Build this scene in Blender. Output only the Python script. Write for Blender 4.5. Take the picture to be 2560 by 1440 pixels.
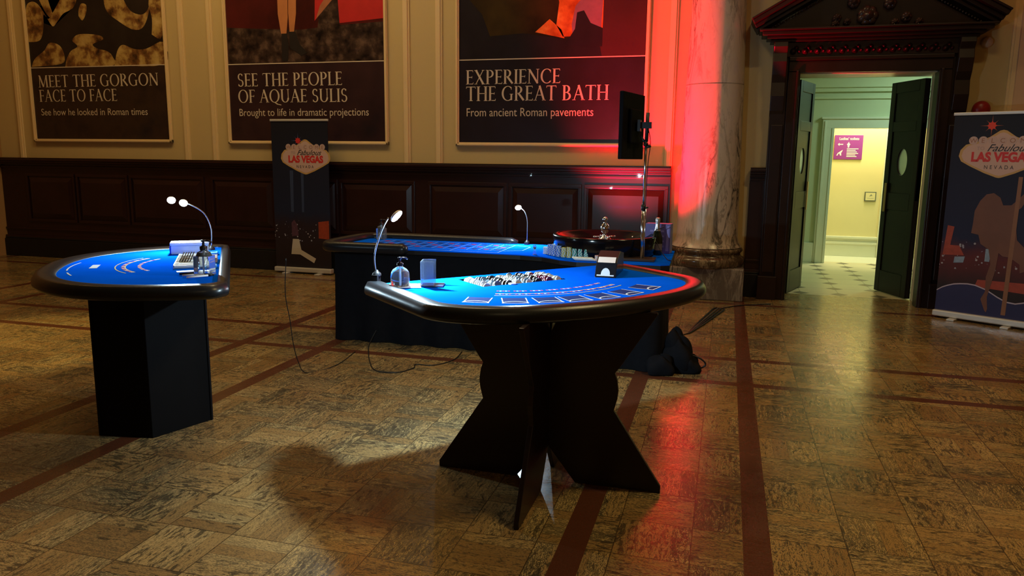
import bpy, bmesh, math, random
from mathutils import Vector, Matrix
PI = math.pi
random.seed(7)
scene = bpy.context.scene
C = scene.collection
for o in list(bpy.data.objects):
    bpy.data.objects.remove(o)

# ------------------------------------------------------------------ camera
YAW, PIT, ROL, FPX, CAMH = -.271, .17, -.011, 1908., 1.53
fw = Vector((math.sin(YAW)*math.cos(PIT), math.cos(YAW)*math.cos(PIT), -math.sin(PIT)))
rt = Vector((math.cos(YAW), -math.sin(YAW), 0))
dn = fw.cross(rt)
r2 = math.cos(ROL)*rt + math.sin(ROL)*dn
d2 = -math.sin(ROL)*rt + math.cos(ROL)*dn
cd = bpy.data.cameras.new('camera')
cd.sensor_width = 36; cd.lens = FPX/2560*36; cd.clip_start = .05; cd.clip_end = 100
cam = bpy.data.objects.new('camera', cd); C.objects.link(cam)
M3 = Matrix((r2, -d2, -fw)).transposed()
cam.matrix_world = Matrix.Translation((0, 0, CAMH)) @ M3.to_4x4()
scene.camera = cam

# ------------------------------------------------------------------ world, lights, exposure
scene.view_settings.view_transform = 'Standard'
scene.view_settings.look = 'None'
scene.view_settings.gamma = 1
scene.view_settings.use_curve_mapping = False
scene.view_settings.exposure = 0
w = bpy.data.worlds.new('hall_gloom'); scene.world = w; w.use_nodes = True
w.node_tree.nodes['Background'].inputs[0].default_value = (1, .62, .3, 1)
w.node_tree.nodes['Background'].inputs[1].default_value = .01

def light(name, kind, loc, power, col, target=None, size=.2, sizey=None, spot=None, blend=.5, spec=1.0):
    l = bpy.data.lights.new(name, kind); l.energy = power; l.color = col
    if kind == 'AREA':
        l.size = size
        if sizey: l.shape = 'RECTANGLE'; l.size_y = sizey
        else: l.shape = 'DISK'
    else:
        l.shadow_soft_size = size
    if kind == 'SPOT': l.spot_size = spot; l.spot_blend = blend
    l.specular_factor = spec
    o = bpy.data.objects.new(name, l); C.objects.link(o); o.location = loc
    if target is not None:
        o.rotation_euler = (Vector(target)-Vector(loc)).to_track_quat('-Z', 'Y').to_euler()
    return o
# dimmed warm ceiling lamps of the hall
light('hall_lamp_light', 'AREA', (-5.2, 6.5, 6.2), 92, (1, .70, .31), (-5.4, 9.0, 1.6), 2.6, 1.0)
light('hall_lamp_light', 'AREA', (-8.6, 6.2, 6.3), 26, (1, .60, .2), (-8.6, 9.0, 1.5), 1.2)
light('hall_lamp_light', 'AREA', (-2.4, 6.0, 6.4), 84, (1, .75, .38), (-1.8, 2.8, 0), 1.0)
light('hall_lamp_light', 'AREA', (2.2, 4.6, 6.4), 150, (1, .74, .33), (1.4, .6, 0), 1.0)
light('hall_lamp_light', 'AREA', (1.6, -1.5, 6.4), 16, (1, .72, .34), (.0, 1.5, 0), 1.4)
light('hall_spot_light', 'SPOT', (-5.6, 2.4, 6.2), 1200, (1, .74, .24), (-5.5, 4.6, 0), .10, spot=.38, blend=.5)
# bright passage beyond the door
light('passage_light', 'AREA', (2.75, 11.2, 2.95), 22, (.62, 1, .80), (2.3, 11.2, 0), .5)
light('far_room_light', 'AREA', (2.2, 12.9, 2.9), 50, (1, .94, .60), (2.1, 12.9, 0), .45)

# ------------------------------------------------------------------ materials
def sh(n): return n
class NT:
    def __init__(s, m):
        s.t = m.node_tree; s.N = s.t.nodes; s.L = s.t.links
    def n(s, typ, **kw):
        x = s.N.new(typ)
        for k, v in kw.items(): setattr(x, k, v)
        return x
    def put(s, sock, v):
        if hasattr(v, 'links'): s.L.new(v, sock)
        else: sock.default_value = v
    def m(s, op, a, b=0.0, c=None, clamp=False):
        x = s.n('ShaderNodeMath', operation=op); x.use_clamp = clamp
        s.put(x.inputs[0], a); s.put(x.inputs[1], b)
        if c is not None: s.put(x.inputs[2], c)
        return x.outputs[0]
    def vec(s, x, y, z=0.0):
        c = s.n('ShaderNodeCombineXYZ'); s.put(c.inputs[0], x); s.put(c.inputs[1], y); s.put(c.inputs[2], z)
        return c.outputs[0]
    def noise(s, v, sc, det=4, rough=.55, dist=0.0):
        x = s.n('ShaderNodeTexNoise'); x.inputs['Scale'].default_value = sc; x.inputs['Detail'].default_value = det
        x.inputs['Roughness'].default_value = rough; x.inputs['Distortion'].default_value = dist
        if v is not None: s.L.new(v, x.inputs['Vector'])
        return x.outputs['Fac']
    def mix(s, f, a, b):
        x = s.n('ShaderNodeMix', data_type='RGBA')
        s.put(x.inputs[0], f)
        for i, v in ((6, a), (7, b)):
            if isinstance(v, tuple): x.inputs[i].default_value = (*v[:3], 1)
            else: s.L.new(v, x.inputs[i])
        return x.outputs[2]
    def ramp(s, f, stops):
        x = s.n('ShaderNodeValToRGB'); s.L.new(f, x.inputs[0])
        e = x.color_ramp.elements
        while len(e) < len(stops): e.new(.5)
        for el, (p, c) in zip(e, stops): el.position = p; el.color = (*c, 1)
        return x.outputs[0]
    def bump(s, h, strength, dist=.01):
        b = s.n('ShaderNodeBump'); b.inputs['Strength'].default_value = strength; b.inputs['Distance'].default_value = dist
        s.L.new(h, b.inputs['Height']); s.L.new(b.outputs[0], s.B.inputs['Normal'])
MC = {}
def mat(name, col, rough=.5, metal=0., emit=None, es=0., trans=0., ior=1.45, var=.0, vs=8., spec=.5, coat=0., bump=0., sheen=0., alpha=1.):
    if name in MC: return MC[name]
    m = bpy.data.materials.new(name); m.use_nodes = True
    nt = NT(m); b = nt.B = m.node_tree.nodes['Principled BSDF']; m['_'] = 1
    b.inputs['Base Color'].default_value = (*col, 1)
    b.inputs['Roughness'].default_value = rough; b.inputs['Metallic'].default_value = metal
    b.inputs['IOR'].default_value = ior; b.inputs['Specular IOR Level'].default_value = spec
    b.inputs['Transmission Weight'].default_value = trans
    b.inputs['Coat Weight'].default_value = coat
    b.inputs['Sheen Weight'].default_value = sheen
    b.inputs['Alpha'].default_value = alpha
    if emit: b.inputs['Emission Color'].default_value = (*emit, 1); b.inputs['Emission Strength'].default_value = es
    tc = nt.n('ShaderNodeTexCoord').outputs['Object']
    if var:
        f = nt.noise(tc, vs, 5, .6)
        nt.L.new(nt.mix(f, tuple(c*(1-var) for c in col), tuple(min(1, c*(1+var)) for c in col)), b.inputs['Base Color'])
    if bump:
        nt.bump(nt.noise(tc, vs*6, 3), bump, .004)
    MC[name] = m; return m

wood = mat('mahogany', (.020, .0065, .0065), .3, var=.45, vs=3, coat=.15)
wooddk = mat('dark_carved_oak', (.016, .007, .0055), .36, var=.5, vs=5, spec=.5)
black = mat('black_paint', (.006, .006, .007), .5, var=.3, vs=12)
blackcloth = mat('black_cloth', (.006, .006, .008), .95, var=.4, vs=20, bump=.2, spec=.2)
vinyl = mat('black_padded_vinyl', (.010, .012, .015), .3, var=.2, vs=30, bump=.06, spec=.38)
legm = mat('black_lacquer_board', (.010, .005, .006), .34, var=.3, vs=6)
chrome = mat('chrome', (.75, .77, .8), .15, 1., var=.05)
steel = mat('dull_steel', (.35, .36, .38), .35, 1., var=.1)
cream = mat('cream_painted_plaster', (.56, .42, .19), .75, var=.06, vs=1.3, bump=.05)
creamhi = mat('cream_moulding', (.72, .54, .28), .6, var=.05, vs=4)
brownwall = mat('brown_side_wall', (.35, .19, .07), .8, var=.08, vs=1.5)
white = mat('white_plastic', (.8, .8, .78), .4, var=.03)
silver = mat('brushed_aluminium', (.62, .62, .6), .35, .4, var=.06)
glass = mat('clear_acrylic', (.82, .92, 1), .06, trans=.92, ior=1.3, var=.03)
lampglow = mat('led_panel', (1, 1, 1), .4, emit=(.72, .9, 1), es=30)

def felt_material():
    m = bpy.data.materials.new('royal_blue_felt'); m.use_nodes = True; nt = NT(m); b = nt.B = nt.N['Principled BSDF']
    tc = nt.n('ShaderNodeTexCoord').outputs['Object']
    f = nt.noise(tc, 5, 5, .6); g = nt.noise(tc, 260, 2)
    nt.L.new(nt.mix(f, (.001, .085, .72), (.002, .115, .9)), b.inputs['Base Color'])
    b.inputs['Roughness'].default_value = .85; b.inputs['Specular IOR Level'].default_value = .0
    nt.bump(g, .25, .002); return m
felt = felt_material()

def floor_material():
    m = bpy.data.materials.new('worn_parquet'); m.use_nodes = True; nt = NT(m); b = nt.B = nt.N['Principled BSDF']
    tc = nt.n('ShaderNodeTexCoord').outputs['Object']
    sp = nt.n('ShaderNodeSeparateXYZ'); nt.L.new(tc, sp.inputs[0])
    X, Y = sp.outputs[0], sp.outputs[1]
    S = .301
    x = nt.m('DIVIDE', nt.m('ADD', X, 30.46), S); y = nt.m('DIVIDE', nt.m('ADD', Y, 30.02), S)
    ix, iy = nt.m('FLOOR', x), nt.m('FLOOR', y); fx, fy = nt.m('FRACT', x), nt.m('FRACT', y)
    par = nt.m('FLOORED_MODULO', nt.m('ADD', ix, iy), 2.)
    def sel(a, c): return nt.m('ADD', nt.m('MULTIPLY', a, par), nt.m('MULTIPLY', c, nt.m('SUBTRACT', 1., par)))
    across, along = sel(fx, fy), sel(fy, fx)
    s4 = nt.m('MULTIPLY', across, 4.); si = nt.m('FLOOR', s4); sf = nt.m('FRACT', s4)
    wn = nt.n('ShaderNodeTexWhiteNoise', noise_dimensions='3D'); nt.L.new(nt.vec(ix, iy, si), wn.inputs['Vector'])
    wb = nt.n('ShaderNodeTexWhiteNoise', noise_dimensions='2D'); nt.L.new(nt.vec(ix, iy), wb.inputs['Vector'])
    rnd = wn.outputs[0]
    gv = nt.vec(nt.m('ADD', nt.m('MULTIPLY', nt.m('ADD', along, nt.m('MULTIPLY', wb.outputs[0], 9.)), 1.6), rnd),
                nt.m('ADD', nt.m('MULTIPLY', across, 7.), nt.m('MULTIPLY', rnd, 20.)))
    grain = nt.noise(gv, 3.4, 8, .8, .9)
    fine = nt.noise(gv, 17, 5, .6, .5)
    blot = nt.noise(tc, .55, 3, .5)
    base = nt.ramp(nt.m('ADD', nt.m('MULTIPLY', rnd, .6), nt.m('MULTIPLY', grain, .4)),
                   [(0.1, (.23, .125, .042)), (.5, (.42, .275, .105)), (.92, (.64, .47, .20))])
    th = nt.m('ADD', nt.m('MULTIPLY', nt.m('POWER', rnd, 2.), .06), nt.m('MULTIPLY', wb.outputs[0], .035))
    dark = nt.m('SUBTRACT', nt.m('ADD', nt.m('MULTIPLY', grain, .5), nt.m('MULTIPLY', fine, .5)), nt.m('SUBTRACT', .52, th))
    dark = nt.m('MULTIPLY', dark, 38., clamp=True)
    dark = nt.m('MULTIPLY', dark, nt.m('ADD', .5, nt.m('MULTIPLY', nt.m('SUBTRACT', blot, .3), 2.4, clamp=True), clamp=True), clamp=True)
    col = nt.mix(nt.m('MULTIPLY', dark, .93), base, (.045, .036, .022))
    sc1 = nt.noise(nt.vec(nt.m('ADD', nt.m('MULTIPLY', along, 3.), nt.m('MULTIPLY', ix, 3.1)), nt.m('ADD', nt.m('MULTIPLY', across, 9.), nt.m('MULTIPLY', iy, 3.7))), 1.5, 6, .68, .7)
    sc2 = nt.noise(tc, 2.3, 5, .65)
    scuff = nt.m('MULTIPLY', nt.m('SUBTRACT', sc1, nt.m('SUBTRACT', .825, nt.m('ADD', nt.m('MULTIPLY', sc2, .52), nt.m('MULTIPLY', rnd, .05)))), 16., clamp=True)
    col = nt.mix(nt.m('MULTIPLY', scuff, .78), col, (.035, .028, .018))
    # seams
    def edge(f, wdt): return nt.m('LESS_THAN', nt.m('MINIMUM', f, nt.m('SUBTRACT', 1., f)), wdt)
    seam = nt.m('MAXIMUM', nt.m('MAXIMUM', edge(fx, .007), edge(fy, .007)), nt.m('MULTIPLY', edge(sf, .018), .5))
    col = nt.mix(nt.m('MULTIPLY', seam, .85), col, (.04, .024, .012))
    # dark red-brown border bands
    def band(v, a, c): return nt.m('MULTIPLY', nt.m('GREATER_THAN', v, a), nt.m('LESS_THAN', v, c))
    tot = None
    for (a, c) in [(.142, .25), (-.57, -.46), (-3.11, -3.0), (-3.83, -3.72), (-7.2, -7.09), (-7.91, -7.8), (-10.2, -10.1), (3.5, 3.61), (4.2, 4.31)]:
        q = band(X, a, c); tot = q if tot is None else nt.m('MAXIMUM', tot, q)
    for (a, c) in [(5.27, 5.36), (5.95, 6.04), (8.34, 8.44), (.9, 1.0), (.2, .3), (-3, -2.9)]:
        tot = nt.m('MAXIMUM', tot, band(Y, a, c))
    col = nt.mix(tot, col, nt.mix(fine, (.07, .022, .011), (.11, .038, .018)))
    nt.L.new(col, b.inputs['Base Color'])
    rg = nt.m('ADD', .11, nt.m('MULTIPLY', nt.noise(tc, 9, 5, .6), .16))
    rg = nt.m('ADD', rg, nt.m('MULTIPLY', dark, .1)); nt.L.new(rg, b.inputs['Roughness'])
    b.inputs['Specular IOR Level'].default_value = .65
    hh = nt.m('SUBTRACT', nt.m('MULTIPLY', nt.noise(tc, 14, 4), 1.), nt.m('MULTIPLY', seam, .6))
    nt.bump(hh, .16, .004)
    return m

def marble(name, base, vein, sc=1., warm=(.5, .4, .28), rough=.25, amt=1.0):
    m = bpy.data.materials.new(name); m.use_nodes = True; nt = NT(m); b = nt.B = nt.N['Principled BSDF']
    tc = nt.n('ShaderNodeTexCoord').outputs['Object']
    mp = nt.n('ShaderNodeMapping'); nt.L.new(tc, mp.inputs[0]); mp.inputs['Scale'].default_value = (3.2*sc, 3.2*sc, .8*sc)
    mp.inputs['Rotation'].default_value = (.05, .12, 0)
    v = mp.outputs[0]
    n1 = nt.noise(v, 1.1, 8, .62, 1.2); n2 = nt.noise(v, 2.7, 6, .6, .8); n3 = nt.noise(v, .8, 3)
    r1 = nt.m('SUBTRACT', 1., nt.m('MULTIPLY', nt.m('ABSOLUTE', nt.m('SUBTRACT', n1, .5)), 26.), clamp=True)
    r2_ = nt.m('SUBTRACT', 1., nt.m('MULTIPLY', nt.m('ABSOLUTE', nt.m('SUBTRACT', n2, .52)), 40.), clamp=True)
    vn = nt.m('MULTIPLY', nt.m('MAXIMUM', r1, nt.m('MULTIPLY', r2_, .6)), nt.m('MULTIPLY', nt.m('SUBTRACT', n3, .38), 4.5*amt, clamp=True))
    c0 = nt.mix(nt.m('MULTIPLY', nt.noise(v, .9, 4), 1., clamp=True), base, warm)
    nt.L.new(nt.mix(vn, c0, vein), b.inputs['Base Color']); b.inputs['Roughness'].default_value = rough
    return m
marblec = marble('veined_cream_marble', (.62, .56, .5), (.05, .045, .04), 1.)
marbleb = marble('brown_marble', (.12, .08, .05), (.35, .27, .17), 2.2, (.05, .035, .025), .2)
marbleg = marble('grey_brown_marble', (.10, .085, .08), (.42, .38, .34), 1.6, (.17, .14, .12), .22, 1.0)

def tile_material():
    m = bpy.data.materials.new('cream_stone_tiles'); m.use_nodes = True; nt = NT(m); b = nt.B = nt.N['Principled BSDF']
    tc = nt.n('ShaderNodeTexCoord').outputs['Object']; sp = nt.n('ShaderNodeSeparateXYZ'); nt.L.new(tc, sp.inputs[0])
    x = nt.m('DIVIDE', nt.m('ADD', sp.outputs[0], 20.1), .42); y = nt.m('DIVIDE', nt.m('ADD', sp.outputs[1], 20.), .42)
    fx, fy = nt.m('FRACT', x), nt.m('FRACT', y)
    d = nt.m('ADD', nt.m('ABSOLUTE', nt.m('SUBTRACT', nt.m('FRACT', nt.m('ADD', x, .5)), .5)), nt.m('ABSOLUTE', nt.m('SUBTRACT', nt.m('FRACT', nt.m('ADD', y, .5)), .5)))
    dia = nt.m('LESS_THAN', d, .24)
    left = nt.m('LESS_THAN', sp.outputs[0], 1.35)
    ln = nt.m('LESS_THAN', nt.m('MINIMUM', nt.m('MINIMUM', fx, nt.m('SUBTRACT', 1., fx)), nt.m('MINIMUM', fy, nt.m('SUBTRACT', 1., fy))), .015)
    c = nt.mix(nt.noise(tc, 2, 4), (.68, .6, .38), (.8, .72, .48))
    c = nt.mix(nt.m('MULTIPLY', ln, .5), c, (.3, .25, .14)); c = nt.mix(dia, c, (.14, .12, .08))
    nt.L.new(c, b.inputs['Base Color']); b.inputs['Roughness'].default_value = .35
    return m

# ------------------------------------------------------------------ mesh helpers
class MB:
    def __init__(s): s.v = []; s.f = []; s.mi = []; s.cur = 0; s.sm = []
    def add(s, vs, fs, M=None, smooth=False):
        o = len(s.v)
        for p in vs:
            p = Vector(p); s.v.append(M @ p if M is not None else p)
        for f in fs: s.f.append([i+o for i in f]); s.mi.append(s.cur); s.sm.append(smooth)
        return s
    def box(s, x0, x1, y0, y1, z0, z1, M=None):
        vs = [(x, y, z) for z in (z0, z1) for y in (y0, y1) for x in (x0, x1)]
        return s.add(vs, [(0, 2, 3, 1), (4, 5, 7, 6), (0, 1, 5, 4), (2, 6, 7, 3), (0, 4, 6, 2), (1, 3, 7, 5)], M)
    def prism(s, poly, z0, z1, M=None):
        n = len(poly); vs = [(x, y, z0) for x, y in poly]+[(x, y, z1) for x, y in poly]
        return s.add(vs, [tuple(range(n))[::-1], tuple(range(n, 2*n))]+[(i, (i+1) % n, n+(i+1) % n, n+i) for i in range(n)], M)
    def lathe(s, prof, seg=32, M=None, smooth=True, a0=0., a1=2*PI):
        full = abs(a1-a0-2*PI) < 1e-6; n = seg if full else seg+1; vs = []; fs = []
        for r, z in prof:
            for k in range(n):
                a = a0+(a1-a0)*k/seg; vs.append((r*math.cos(a), r*math.sin(a), z))
        for j in range(len(prof)-1):
            for k in range(seg):
                k2 = (k+1) % n; fs.append((j*n+k, j*n+k2, (j+1)*n+k2, (j+1)*n+k))
        s.add(vs, fs, M, smooth)
        for j, rev in ((0, True), (len(prof)-1, False)):
            if prof[j][0] > 1e-4 and full:
                ring = [j*n+k for k in range(n)]
                s.add([vs[i] for i in ring], [tuple(range(n))[::-1] if rev else tuple(range(n))], M)
        return s
    def tube(s, path, r, seg=10, M=None):
        P = [Vector(p) for p in path]; vs = []; fs = []
        up = Vector((.13, .21, 1)).normalized()
        for i, p in enumerate(P):
            t = (P[min(i+1, len(P)-1)]-P[max(i-1, 0)]).normalized()
            a = t.cross(up); 
            if a.length < 1e-3: a = t.cross(Vector((1, 0, 0)))
            a.normalize(); b = t.cross(a)
            rr = r[i] if isinstance(r, (list, tuple)) else r
            for k in range(seg):
                an = 2*PI*k/seg; vs.append(p+(a*math.cos(an)+b*math.sin(an))*rr)
        for i in range(len(P)-1):
            for k in range(seg):
                k2 = (k+1) % seg; fs.append((i*seg+k, (i+1)*seg+k, (i+1)*seg+k2, i*seg+k2))
        n = (len(P)-1)*seg
        fs.append(tuple(range(seg))); fs.append(tuple(range(n, n+seg))[::-1])
        return s.add(vs, fs, M, True)
    def quadstrip(s, a, b, M=None, smooth=False):
        n = len(a); return s.add(list(a)+list(b), [(i, i+1, n+i+1, n+i) for i in range(n-1)], M, smooth)
    def build(s, name, mats, parent=None, bevel=0., loc=None):
        me = bpy.data.meshes.new(name); me.from_pydata([tuple(p) for p in s.v], [], s.f)
        if not isinstance(mats, (list, tuple)): mats = [mats]
        for m in mats: me.materials.append(m)
        me.polygons.foreach_set('material_index', s.mi); me.polygons.foreach_set('use_smooth', s.sm)
        bm = bmesh.new(); bm.from_mesh(me); bmesh.ops.recalc_face_normals(bm, faces=bm.faces); bm.to_mesh(me); bm.free()
        me.update()
        o = bpy.data.objects.new(name, me); C.objects.link(o)
        if parent: o.parent = parent
        if loc: o.location = loc
        if bevel:
            bv = o.modifiers.new('bevel', 'BEVEL'); bv.width = bevel; bv.segments = 2; bv.limit_method = 'ANGLE'; bv.angle_limit = .8
        return o
def tag(o, label=None, cat=None, group=None, kind=None):
    if label: o['label'] = label
    if cat: o['category'] = cat
    if group: o['group'] = group
    if kind: o['kind'] = kind
    return o
def thing(name, label, cat, loc=(0, 0, 0), rz=0., group=None):
    o = bpy.data.objects.new(name, None); C.objects.link(o); o.empty_display_size = .1
    o.location = loc; o.rotation_euler = (0, 0, rz); return tag(o, label, cat, group)
def struct(name, mb, m, bevel=0., label=None):
    return tag(mb.build(name, m, None, bevel), label, None, None, 'structure')
def copytree(o, parent=None):
    c = o.copy(); C.objects.link(c)
    if parent: c.parent = parent
    for ch in list(o.children): copytree(ch, c)
    return c
def spline(pts, n=8):
    P = [Vector(p) for p in pts]; out = []
    for i in range(len(P)-1):
        p0, p1, p2, p3 = P[max(i-1, 0)], P[i], P[i+1], P[min(i+2, len(P)-1)]
        for k in range(n):
            t = k/n
            out.append(.5*((2*p1)+(-p0+p2)*t+(2*p0-5*p1+4*p2-p3)*t*t+(-p0+3*p1-3*p2+p3)*t**3))
    out.append(P[-1]); return out

# flat printed shapes: everything is laid out in (s, h) on a plane then mapped by M
def flat(mb, poly, M, z=0., th=.0):
    return mb.add([(x, y, z) for x, y in poly], [tuple(range(len(poly)))], M)
def textpolys(body, size=1., bold=0., shear=0., fit=None, align='LEFT', spacing=1.):
    cu = bpy.data.curves.new('t', 'FONT'); cu.body = body; cu.size = size; cu.offset = bold; cu.shear = shear
    cu.align_x = align; cu.space_character = spacing; cu.resolution_u = 4
    o = bpy.data.objects.new('t', cu); C.objects.link(o); bpy.context.view_layer.update()
    dg = bpy.context.evaluated_depsgraph_get(); me = bpy.data.meshes.new_from_object(o.evaluated_get(dg))
    vs = [v.co.copy() for v in me.vertices]; fs = [tuple(p.vertices) for p in me.polygons]
    bpy.data.objects.remove(o); bpy.data.curves.remove(cu); bpy.data.meshes.remove(me)
    if fit and vs:
        x0 = min(v.x for v in vs); x1 = max(v.x for v in vs); k = fit/(x1-x0)
        for v in vs: v.x = (v.x-x0)*k+(0 if align == 'LEFT' else -fit/2)
    return vs, fs
def text(mb, body, x, y, size, M, z=.002, **kw):
    vs, fs = textpolys(body, size, **kw)
    mb.add([(v.x+x, v.y+y, z) for v in vs], fs, M)

# carved-style roman capitals drawn stroke by stroke
T, t_ = .135, .06
def _bar(x0, y0, x1, y1, w):
    dx, dy = x1-x0, y1-y0; L = math.hypot(dx, dy); nx, ny = -dy/L*w/2, dx/L*w/2
    return [(x0-nx, y0-ny), (x1-nx, y1-ny), (x1+nx, y1+ny), (x0+nx, y0+ny)]
def _ser(x, y, w=.2): return _bar(x-w/2, y, x+w/2, y, .035)
def _arc(cx, cy, rx, ry, a0, a1, wm=T, wn=.045, n=20):
    out = []; a0, a1 = math.radians(a0), math.radians(a1)
    def pt(a, o):
        ww = wn+(wm-wn)*abs(math.cos(a))**1.5
        return (cx+(rx+o*ww/2)*math.cos(a), cy+(ry+o*ww/2)*math.sin(a))
    for k in range(n):
        a, b = a0+(a1-a0)*k/n, a0+(a1-a0)*(k+1)/n
        out.append([pt(a, -1), pt(b, -1), pt(b, 1), pt(a, 1)])
    return out
def _vst(x, w=T, sr=True):
    o = [_bar(x, 0, x, 1, w)]
    if sr: o += [_ser(x, .018, w+.13), _ser(x, .982, w+.13)]
    return o
def _arm(x0, x1, y, d=1): return [_bar(x0, y, x1, y, .05), _bar(x1-.015, y-.07 if d < 1 else y-.0, x1+.005, y+(.0 if d < 1 else .0)+(.08 if d == 0 else (-.11 if d == 1 else .11)), .035)]
GL = {
 'E': (.56, lambda: _vst(.14)+_arm(.14, .5, .972, 1)+_arm(.14, .44, .5, 0)+_arm(.14, .52, .028, 2)),
 'F': (.52, lambda: _vst(.14)+_arm(.14, .5, .972, 1)+_arm(.14, .44, .5, 0)),
 'L': (.55, lambda: _vst(.14)+_arm(.14, .53, .028, 2)),
 'I': (.28, lambda: _vst(.14)),
 'T': (.72, lambda: _vst(.36, sr=False)+[_ser(.36, .018, .27), _bar(.03, .97, .69, .97, .05), _bar(.045, .97, .03, .85, .035), _bar(.675, .97, .69, .85, .035)]),
 'H': (.8, lambda: _vst(.14)+_vst(.66)+[_bar(.14, .51, .66, .51, .05)]),
 'M': (.98, lambda: [_bar(.14, 0, .17, 1, .06), _bar(.17, .98, .5, .03, T), _bar(.5, .03, .81, .98, .055), _bar(.81, 1, .85, 0, T), _ser(.13, .018, .2), _ser(.86, .018, .27), _ser(.13, .982, .14), _ser(.86, .982, .16)]),
 'N': (.86, lambda: [_bar(.14, 0, .14, 1, .06), _bar(.15, .97, .72, .02, T), _bar(.72, 0, .72, 1, .06), _ser(.14, .018, .22), _ser(.72, .982, .22), _ser(.1, .982, .16)]),
 'A': (.8, lambda: [_bar(.1, 0, .41, 1, .055), _bar(.39, 1, .7, 0, T), _bar(.2, .36, .6, .36, .045), _ser(.1, .018, .22), _ser(.7, .018, .26)]),
 'X': (.78, lambda: [_bar(.12, 1, .66, 0, T), _bar(.64, 1, .12, 0, .055), _ser(.12, .982, .24), _ser(.64, .982, .2), _ser(.12, .018, .2), _ser(.66, .018, .26)]),
 'O': (.9, lambda: _arc(.45, .5, .36, .485, 0, 360, n=40)),
 'Q': (.9, lambda: _arc(.45, .5, .36, .485, 0, 360, n=40)+[_bar(.45, .02, .7, -.14, .09), _bar(.68, -.13, 1.0, -.2, .06)]),
 'C': (.78, lambda: _arc(.45, .5, .36, .485, 48, 312, n=32)+[_bar(.69, .74, .7, .92, .035), _bar(.69, .08, .72, .2, .03)]),
 'G': (.86, lambda: _arc(.45, .5, .36, .485, 48, 305, n=32)+[_bar(.69, .74, .7, .92, .035), _bar(.7, .04, .7, .44, .12), _ser(.7, .45, .25)]),
 'D': (.8, lambda: _vst(.14)+_arc(.3, .5, .38, .475, -90, 90)+[_bar(.14, .975, .3, .975, .045), _bar(.14, .025, .3, .025, .045)]),
 'P': (.6, lambda: _vst(.14)+_arc(.26, .73, .24, .245, -90, 90)+[_bar(.14, .975, .26, .975, .045), _bar(.14, .485, .26, .485, .045)]),
 'R': (.72, lambda: _vst(.14)+_arc(.26, .74, .23, .235, -90, 90)+[_bar(.14, .975, .26, .975, .045), _bar(.14, .505, .26, .505, .045), _bar(.3, .5, .66, .02, T)]),
 'B': (.66, lambda: _vst(.14)+_arc(.26, .75, .2, .225, -90, 90)+_arc(.26, .27, .26, .245, -90, 90)+[_bar(.14, .975, .26, .975, .045), _bar(.14, .52, .28, .52, .045), _bar(.14, .025, .26, .025, .045)]),
 'S': (.56, lambda: _arc(.28, .74, .17, .235, 30, 270, .11, .06)+_arc(.28, .26, .19, .24, 90, -150, .11, .06)+[_bar(.43, .8, .44, .95, .035), _bar(.1, .05, .11, .2, .035)]),
 'U': (.8, lambda: [_bar(.15, .32, .15, 1, T), _bar(.66, .32, .66, 1, .06), _ser(.15, .982, .27), _ser(.66, .982, .2)]+_arc(.405, .34, .255, .32, 180, 360, T, .05)),
}
def serif(mb, s, x, y, hgt, M, z=.002, fit=None):
    wd = sum(GL[c][0] if c != ' ' else .3 for c in s)+.04*len(s)
    kx = fit/wd if fit else hgt
    cx = 0.
    for c in s:
        if c == ' ': cx += .34; continue
        w_, g = GL[c]
        for i, poly in enumerate(g()):
            mb.add([(x+(cx+px)*kx, y+py*hgt, z+(i % 3)*.00012) for px, py in poly], [tuple(range(len(poly)))], M)
        cx += w_+.04

# ------------------------------------------------------------------ the setting
WY = 9.0
fl = MB(); fl.box(-12, 7, -6, 9.3, -.1, 0); struct('floor', fl, floor_material())
# back wall with doorway 0.68..2.07 x 2.45
wb = MB()
wb.box(-10.35, .66, WY, 9.3, 0, 7); wb.box(2.07, 7, WY, 9.3, 0, 7); wb.box(.66, 2.07, WY, 9.3, 2.46, 7)
struct('wall_back', wb, cream)
wl = MB(); wl.box(-10.55, -10.35, -6, 9.3, 0, 7); struct('wall_left', wl, brownwall)
wr = MB(); wr.box(7, 7.2, -6, 9.3, 0, 7); struct('wall_right', wr, brownwall)
wf = MB(); wf.box(-10.55, 7.2, -6.2, -6, 0, 7); struct('wall_front', wf, brownwall)
ce = MB(); ce.box(-10.55, 7.2, -6.2, 9.3, 7, 7.15); struct('ceiling', ce, mat('dim_ceiling', (.3, .25, .17), .9, var=.1, vs=1))

def moulding(mb, x0, x1, z0, z1, wd, y, dep, top=True, bottom=True):
    """picture-frame moulding, two stepped fillets"""
    for k, (ww, dd) in enumerate(((wd, dep*.55), (wd*.5, dep))):
        o = (wd-ww)/2
        mb.box(x0+o, x0+o+ww, y-dd, y, z0, z1); mb.box(x1-o-ww, x1-o, y-dd, y, z0, z1)
        if bottom: mb.box(x0+o, x1-o, y-dd, y, z0+o, z0+o+ww)
        if top: mb.box(x0+o, x1-o, y-dd, y, z1-o-ww, z1-o)
n_trim = [0]
def trim(mb, m, bevel=0., label=None):
    n_trim[0] += 1
    return struct('trim_%d' % n_trim[0], mb, m, bevel, label)
for (a, b) in ((-9.98, -7.06), (-6.7, -3.83), (-3.49, -.62), (.33, 2.39)):
    q = MB(); moulding(q, a, b, 1.44 if a < 0 else 3.25, 5.4, .085, WY, .035, bottom=False); trim(q, creamhi)
for (a, b) in ((2.66, 4.6),):
    q = MB(); moulding(q, a, b, 1.44, 5.4, .085, WY, .035, bottom=False); trim(q, creamhi)
# flat pilaster at the right edge and left corner
q = MB(); q.box(2.72, 3.3, 8.93, WY, 1.44, 7); trim(q, mat('pale_pilaster', (.62, .42, .26), .7, var=.05))

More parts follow.
